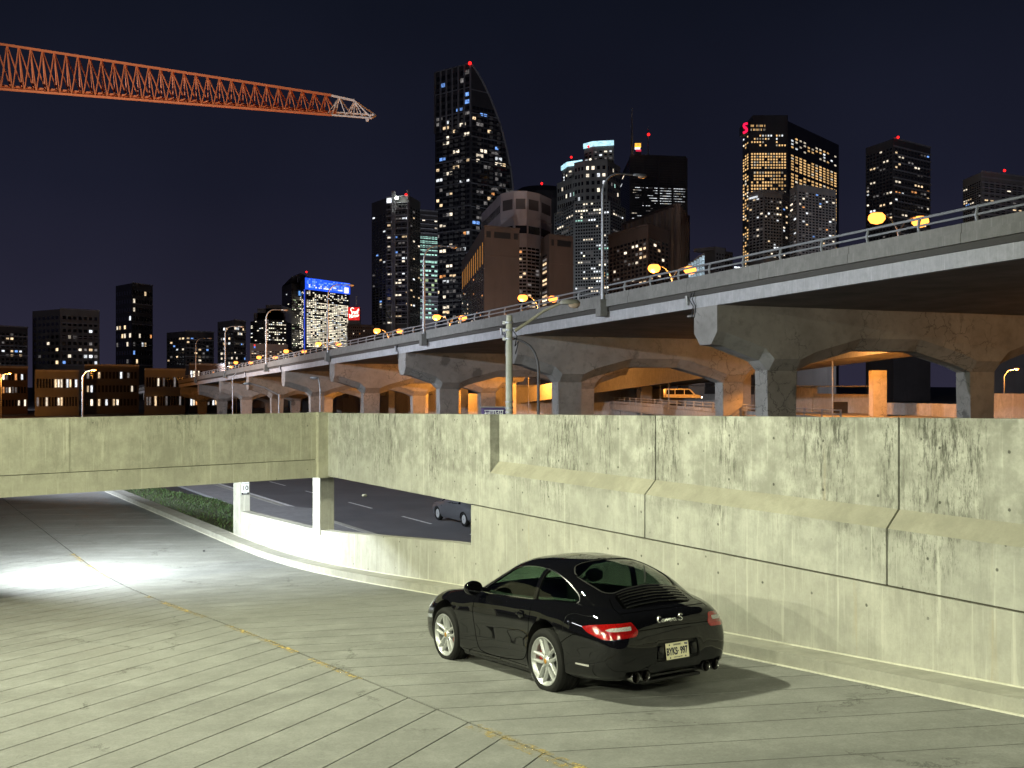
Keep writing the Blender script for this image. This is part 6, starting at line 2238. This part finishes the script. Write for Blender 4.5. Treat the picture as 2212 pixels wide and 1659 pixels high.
# script badge
sc_ = []
badge = MB()
def bst(pts, r=.0042):
    q = [tuple(p) for p in spline2(pts, max(6, 5 * len(pts)))]
    badge.tube([(x / 1000, y / 1000, 0) for x, y in q], r, 6)
bst([(-96, 24), (-104, 31), (-118, 28), (-128, 12), (-127, -4), (-117, -10), (-104, -6), (-94, 2)])
bst([(-72, 8), (-80, 11), (-90, 4), (-90, -7), (-82, -9), (-73, 0), (-71, 8), (-73, -6), (-66, -8), (-60, 0)])
for x in (-56, -36):
    bst([(x - 4, -9), (x, 8), (x + 3, 4), (x + 8, 9), (x + 14, 7)])
bst([(-18, 1), (-8, 3), (-6, 9), (-13, 11), (-20, 2), (-17, -8), (-6, -7), (2, 1)])
bst([(3, -9), (7, 8), (10, 4), (15, 9), (21, 7)])
bst([(40, 8), (32, 11), (22, 4), (22, -7), (30, -9), (39, 0), (41, 8), (39, -6), (48, -9)])
bst([(116, 26), (104, 34), (88, 31), (84, 20), (96, 12), (106, 4), (100, -8), (80, -10), (64, -4)], .0050)
hb = on_back(.015, .765)
bo = badge.build('model_script', plain('badge_silver', (.72, .72, .70), .25, .8), car, True)
bn_ = hb[1]
bo.matrix_local = frame_mtx(hb[0] + bn_ * .004, Vector((0, -1, 0)), (bn_.cross(Vector((0, -1, 0)))))
bo.scale = (1.36, 1.36, 1.36)
# exhausts
for sgn in (1, -1):
    for dy in (-.062, .062):
        c_ = (0, sgn * .475 + dy, .278)
        mb = MB()
        mb.lathe([(.046, -1.02), (.052, -1.105), (.054, -1.135), (.051, -1.142), (.046, -1.135), (.044, -.98)], 20, 'x', c=c_)
        ti = mb.build('exhaust_tip', plain('chromed_exhaust', (.35, .34, .33), .18, 1.0) if 'chromed_exhaust' not in bpy.data.materials else bpy.data.materials['chromed_exhaust'], car, True)
        MB().lathe([(.001, -1.03), (.045, -1.03)], 20, 'x', c=c_).build('exhaust_bore', m_gap, ti)
MB().cbox(-1.06, -.95, -.40, .40, .185, .215, .012).build('diffuser', m_blk, car)
MB().cbox(-1.055, -.98, -.33, .33, .235, .262, .01).build('diffuser_blade', m_paint, car)
for sgn in (1, -1):    # sill blade
    MB().cbox(.40, 1.95, sgn * .80 - .03, sgn * .80 + .03, .145, .19, .012).build('side_skirt', m_paint, car)

# ---- wheels
def rim_mesh(R_, W_):
    mb = MB()
    # barrel and lips (axis y, outer face at y = 0, inwards negative)
    mb.lathe([(R_ - .004, -W_), (R_, -W_), (R_ - .015, -W_ + .03), (R_ - .03, -.07), (R_ - .022, -.03), (R_ - .006, -.012), (R_ + .002, -.004), (R_ + .002, .002), (R_ - .006, .003), (R_ - .012, -.004), (R_ - .020, -.014), (R_ - .042, -.03), (R_ - .045, -.07), (R_ - .03, -W_ + .03)], 60, 'y')
    def prism3(poly_in, poly_out):
        """poly_*: (r, ang, y) rings"""
        def c(q): return (q[0] * math.cos(q[1]), q[2], q[0] * math.sin(q[1]))
        n = len(poly_in)
        vs = [c(q) for q in poly_in] + [c(q) for q in poly_out]
        fs = [tuple(range(n)), tuple(range(n, 2 * n))[::-1]] + [(i, n + i, n + (i + 1) % n, (i + 1) % n) for i in range(n)]
        mb.add(vs, fs)
    def cart(r, a, off, y):
        return (r * math.cos(a) - off * math.sin(a), y, r * math.sin(a) + off * math.cos(a))
    for k in range(5):
        a0 = math.radians(90 + 72 * k + 8)
        for s_ in (-1, 1):
            stt = [(.045, .020, .036, -.030), (.085, .036, .034, -.022), (.120, .040, .029, -.016), (R_ * .8, .043, .026, -.008), (R_ - .012, .046, .030, -.006)]
            vs = []
            for r, off, hw_, y in stt:
                dpt = .035
                for o_, yy in ((off - hw_ / 2 - .006, y - dpt), (off - hw_ / 2 + .002, y - .004), (off - hw_ / 2 + .006, y), (off + hw_ / 2 - .006, y), (off + hw_ / 2 - .002, y - .004), (off + hw_ / 2 + .006, y - dpt)):
                    vs.append(cart(r, a0, s_ * o_, yy))
            fs = []
            for i in range(len(stt) - 1):
                for j in range(6):
                    q = (i * 6 + j, i * 6 + (j + 1) % 6, i * 6 + 6 + (j + 1) % 6, i * 6 + 6 + j)
                    fs.append(q if s_ < 0 else q[::-1])
            mb.add(vs, fs)
    mb.lathe([(.001, -.014), (.030, -.014), (.034, -.018), (.060, -.024), (.075, -.036), (.078, -.07)], 30, 'y')
    return mb.mesh('rim', m_alu, True, 35)
def tyre_mesh(R_, rr, W_):
    pr = [(rr - .004, -W_ + .012), (rr + .02, -W_ - .002), (R_ - .03, -W_ - .006), (R_ - .008, -W_ + .012), (R_, -W_ + .035)]
    g = []
    for k in range(4):
        y = -W_ + .035 + (W_ - .07) * (k + .7) / 4.4
        g += [(R_, y - .006), (R_ - .007, y - .004), (R_ - .007, y + .004), (R_, y + .006)]
    pr += g + [(R_, -.035), (R_ - .008, -.012), (R_ - .03, .006), (rr + .035, .010), (rr + .016, .006), (rr + .004, .0), (rr - .003, -.006)]
    return MB().lathe(pr, 64, 'y').mesh('tyre', m_tyre, True, 30)
def arc_text(parent, txt, r, a_start, mat, size):
    me = text_mesh(txt, size, .0006)
    w_ = max(v.co.x for v in me.vertices) - min(v.co.x for v in me.vertices)
    for v in me.vertices:
        a = a_start - v.co.x / r; rr = r + v.co.y
        v.co = (rr * math.cos(a), .011 + abs(v.co.z), rr * math.sin(a))
    me.materials.clear(); me.materials.append(mat)
    return link('tyre_lettering', me, parent)
m_tl = plain('tyre_white', (.40, .40, .40), .7)
def make_wheel(R_, rr, W_):
    w_ = link('wheel', rim_mesh(rr, W_), car)
    link('tyre', tyre_mesh(R_, rr, W_), w_)
    MB().lathe([(.06, -.085), (.165, -.085), (.168, -.10), (.165, -.115), (.06, -.115)], 40, 'y').build('brake_disc', m_disc, w_, True)
    MB().lathe([(.001, -.008), (.022, -.009), (.029, -.013)], 24, 'y').build('centre_cap', plain('cap_crest', (.45, .22, .04), .35, .4) if 'cap_crest' not in bpy.data.materials else bpy.data.materials['cap_crest'], w_, True)
    for k in range(5):
        a = math.radians(90 + 72 * k + 8)
        MB().lathe([(.001, -.026), (.010, -.026), (.011, -.034)], 10, 'y', c=(.065 * math.cos(a), 0, .065 * math.sin(a))).build('wheel_bolt', m_disc, w_)
    return w_
def caliper(parent, ang):
    mb = MB(); vs_ = []; fs_ = []
    for i in range(9):
        a = math.radians(ang - 28 + 7 * i)
        for r, y in ((.125, -.06), (.182, -.06), (.190, -.09), (.182, -.13), (.125, -.13)):
            vs_.append((r * math.cos(a), y, r * math.sin(a)))
    for i in range(8):
        for j in range(5): fs_.append((5 * i + j, 5 * i + (j + 1) % 5, 5 * i + 5 + (j + 1) % 5, 5 * i + 5 + j))
    fs_ += [tuple(range(5))[::-1], tuple(range(40, 45))]
    return mb.add(vs_, fs_).build('brake_caliper', m_red, parent, True)
rw = make_wheel(RR, .258, .29)
fw = make_wheel(FR, .258, .225)
def place(w_, x, y, sgn, rot, R_):
    w_.location = (x, y, R_)
    w_.rotation_euler = (0, rot, math.pi if sgn < 0 else 0)
place(rw, 0, .885, 1, .35, RR); place(fw, XF, .862, 1, .15, FR)
for src, x, y, R_, rot in ((rw, 0, -.885, RR, .7), (fw, XF, -.862, FR, .5)):
    c_ = copy_tree(src, car); place(c_, x, y, -1, rot, R_)
# calipers: on the near wheels only the ones that show
for x, y, ang, R_ in ((XF, .862, 200, FR), (0, .885, 20, RR)):
    cp_ = caliper(car, ang); cp_.location = (x, y, R_)
arc_text(rw, 'VENTUS', .299, math.radians(-22), m_tl, .030)

# ---- interior
def seat(y):
    r = link('seat', MB().cbox(.52, 1.02, y - .23, y + .23, .38, .55, .06).mesh('seat', m_seat, True), car)
    bk_ = MB().cbox(-.07, .07, -.25, .25, 0, .60, .055).mesh('seat_back', m_seat, True)
    for v in bk_.vertices:
        t = max(0, (v.co.z - .25) / .27); v.co.y *= 1 - .22 * t * t
    bk_.transform(Matrix.Translation((.47, y, .48)) @ Matrix.Rotation(-.30, 4, 'Y'))
    link('seat_back', bk_, r)
    hr = MB().cbox(-.05, .05, -.15, .15, -.04, .20, .045).mesh('headrest', m_seat, True)
    hr.transform(Matrix.Translation((.31, y, .985)) @ Matrix.Rotation(-.25, 4, 'Y'))
    link('headrest', hr, r)
for y in (-.36, .36): seat(y)
MB().cbox(1.25, 1.72, -.60, .60, .62, .86, .06).build('dashboard', m_seat, car, True)
st_ = MB()
st_.tube([(0, .18 * math.cos(2 * math.pi * i / 24), .18 * math.sin(2 * math.pi * i / 24)) for i in range(25)], .014, 6)
so = st_.build('steering_wheel', m_seat, car, True); so.location = (1.14, .36, .80); so.rotation_euler = (0, math.radians(-22), 0)
for y in (-.30, .30):
    me = MB().cbox(-.30, .16, y - .22, y + .22, .50, .72, .06).mesh('rear_bench', m_seat, True); link('rear_bench', me, car)
MB().cbox(-.58, -.30, -.55, .55, .78, .86, .03).build('parcel_shelf', m_seat, car, True)

# a little taller and narrower than the drawing, as it stands in the picture
stretch = Matrix.Diagonal((1.0, .97, 1.07, 1))
for ch in list(car.children):
    if ch.name.split('.')[0] in ('wheel', 'brake_caliper'): continue
    ch.matrix_local = stretch @ ch.matrix_local
# ================================================================== other traffic
def loft_box(sections, mats, n=14):
    """sections: (x, half width, z low, z belt, z top, half width top)"""
    rows = []
    for x, hw_, z0, zb_, z1, ht in sections:
        half = spline2([(0, z0), (hw_ * .9, z0), (hw_, z0 + .12), (hw_, zb_), (ht, z1 - .04), (ht * .8, z1), (0, z1)], n)
        rows.append([(x, q.x, q.y) for q in half] + [(x, -q.x, q.y) for q in half[::-1]][1:-1])
    vs, fs = grid_bm(rows, True, True)
    return mesh_from(vs, fs, mats)
def simple_wheel(parent, x, y, r, w_):
    o = MB().lathe([(.02, -w_), (r * .7, -w_), (r, -w_ + .03), (r, -.03), (r * .95, 0), (r * .68, .005), (r * .64, -.03), (.02, -.02)], 24, 'y').build('wheel', m_tyre, parent, True)
    o.location = (x, y, r)
    if y < 0: o.rotation_euler = (0, 0, math.pi)
    MB().lathe([(.02, .004), (r * .25, .004), (r * .6, -.008), (r * .64, -.025)], 20, 'y').build('rim', m_alu, o, True)
    return o
m_silver = plain('silver_paint', (.085, .088, .095), .3, .3)
m_white = plain('white_van_paint', (.75, .74, .72), .35)
m_dglass = M['glass_dark']
# silver saloon on the street, seen through the opening
p = P(962, 830, 54.5)
sedan = thing('silver_saloon', 'silver saloon car on the street seen through the ramp opening', 'car', (p.x + 1.15, 52.2, .004))
sedan.rotation_euler = (0, 0, math.atan2(rd.y, rd.x))
secs = [(-2.25, .62, .45, .62, .75, .55), (-2.15, .78, .28, .80, .98, .62), (-1.5, .86, .20, .88, 1.06, .68), (-1.0, .87, .20, .90, 1.30, .62), (-.3, .88, .20, .92, 1.46, .60), (.5, .88, .20, .92, 1.44, .60), (1.0, .87, .20, .90, 1.20, .64), (1.35, .86, .20, .86, 1.00, .70), (2.0, .82, .22, .74, .86, .66), (2.25, .66, .32, .60, .70, .55), (2.32, .5, .42, .55, .60, .4)]
bme = loft_box(secs, [m_silver, m_blk])
cuts = []
for sg in (-1, 1):
    for x in (-1.38, 1.42): cuts.append(prism_mesh(circ(x, .33, .36, 24), 'y', sg * .6, sg * 1.1, 1, [m_silver, m_blk]))
link('body', boolean(bme, cuts), sedan)
for sg in (-1, 1):
    for x in (-1.38, 1.42): simple_wheel(sedan, x, sg * .86, .33, .2)
    for poly in ([(1.0, .95), (.45, 1.36), (-.05, 1.39), (-.05, .95)], [(-.12, .95), (-.12, 1.39), (-.55, 1.34), (-1.05, .98)]):
        me = MB()
        bvx = BVHTree.FromPolygons([v.co.copy() for v in bme.vertices], [tuple(f.vertices) for f in bme.polygons])
        vs_ = []
        for x, z in roundpoly(poly, .06):
            r_ = bvx.ray_cast(Vector((x, sg * 3, z)), Vector((0, -sg, 0)))
            vs_.append((r_[0] if r_[0] else Vector((x, sg * .7, z))) + Vector((0, sg * .008, 0)))
        me.add(vs_, [tuple(range(len(vs_)))[::sg]]).build('side_window', m_dglass, sedan)
    MB().cbox(2.10, 2.26, sg * .55 - .14, sg * .55 + .14, .60, .70, .02).build('headlamp', m_hlens, sedan)
    MB().cbox(-2.24, -2.12, sg * .58 - .16, sg * .58 + .16, .72, .84, .02).build('tail_lamp', m_rlens, sedan)

# white passenger van on the low ramp
vz = EYE - 2.6
vp = Vector((.1535 * 150, 150, vz))
van = thing('white_van', 'white passenger van driving on the low ramp between the piers', 'van', vp)
prof_v = [(-2.45, .35), (2.25, .30), (2.45, .45), (2.45, .85), (2.28, 1.08), (1.55, 1.22), (.95, 1.88), (.75, 1.98), (-2.25, 2.0), (-2.42, 1.9), (-2.5, 1.2)]
pv = roundpoly(prof_v, .08, 4)
vm = prism_mesh([(x, z) for x, z in pv], 'y', -.92, .92, 0, [m_white, m_blk])
cuts = [prism_mesh(circ(x, .35, .39, 24), 'y', sg * .6, sg * 1.2, 1, [m_white, m_blk]) for x in (-1.5, 1.55) for sg in (-1, 1)]
vb = link('body', boolean(vm, cuts), van)
bv_ = vb.modifiers.new('round', 'BEVEL'); bv_.width = .05; bv_.segments = 2; bv_.limit_method = 'ANGLE'
for poly in ([(-2.3, 1.2), (-2.25, 1.8), (-1.2, 1.82), (-1.2, 1.2)], [(-1.1, 1.2), (-1.1, 1.82), (.05, 1.82), (.05, 1.2)], [(.15, 1.2), (.15, 1.82), (.75, 1.82), (1.30, 1.25), (1.3, 1.2)]):
    for sg in (-1, 1):
        q = roundpoly(poly, .06)
        MB().add([(x, sg * .931, z) for x, z in q] + [(x, sg * .90, z) for x, z in q], [tuple(range(len(q)))]).build('side_window', m_dglass, van)
for sg in (-1, 1):
    for x in (-1.5, 1.55): simple_wheel(van, x, sg * .90, .35, .2)
    MB().cbox(2.36, 2.50, sg * .65 - .15, sg * .65 + .15, .72, .90, .02).build('headlamp', M['white_lamp'], van)
    MB().cbox(-2.52, -2.42, sg * .78 - .08, sg * .78 + .08, .95, 1.35, .02).build('tail_lamp', m_rlens, van)
MB().add([(1.60, -.80, 1.22), (1.60, .80, 1.22), (1.0, .72, 1.86), (1.0, -.72, 1.86)], [(0, 1, 2, 3)]).build('windscreen', m_dglass, van)

# pale scrap lying on the road
sp_ = P(787, 1074, 6.5 * F / 244)
bm = bmesh.new(); bmesh.ops.create_icosphere(bm, subdivisions=2, radius=.16)
rg = random.Random(4)
for v in bm.verts: v.co *= rg.uniform(.6, 1.15); v.co.z *= .6
me = bpy.data.meshes.new('paper_scrap'); bm.to_mesh(me); bm.free()
sc_o = link('paper_scrap', me, None, plain('pale_scrap', (.75, .72, .5), .8), (sp_.x, sp_.y, .09))
tag(sc_o, 'small pale crumpled scrap lying on the dark street', 'litter')
# small dark stone on the ramp near the kerb
bm = bmesh.new(); bmesh.ops.create_icosphere(bm, subdivisions=2, radius=.035)
for v in bm.verts: v.co *= rg.uniform(.7, 1.2); v.co.z *= .7
me = bpy.data.meshes.new('stone'); bm.to_mesh(me); bm.free()
so_ = link('stone', me, None, plain('dark_stone', (.05, .05, .05), .8), Wf(20.5, 1.0, .02))
tag(so_, 'small dark stone on the lit ramp near the left kerb', 'stone')
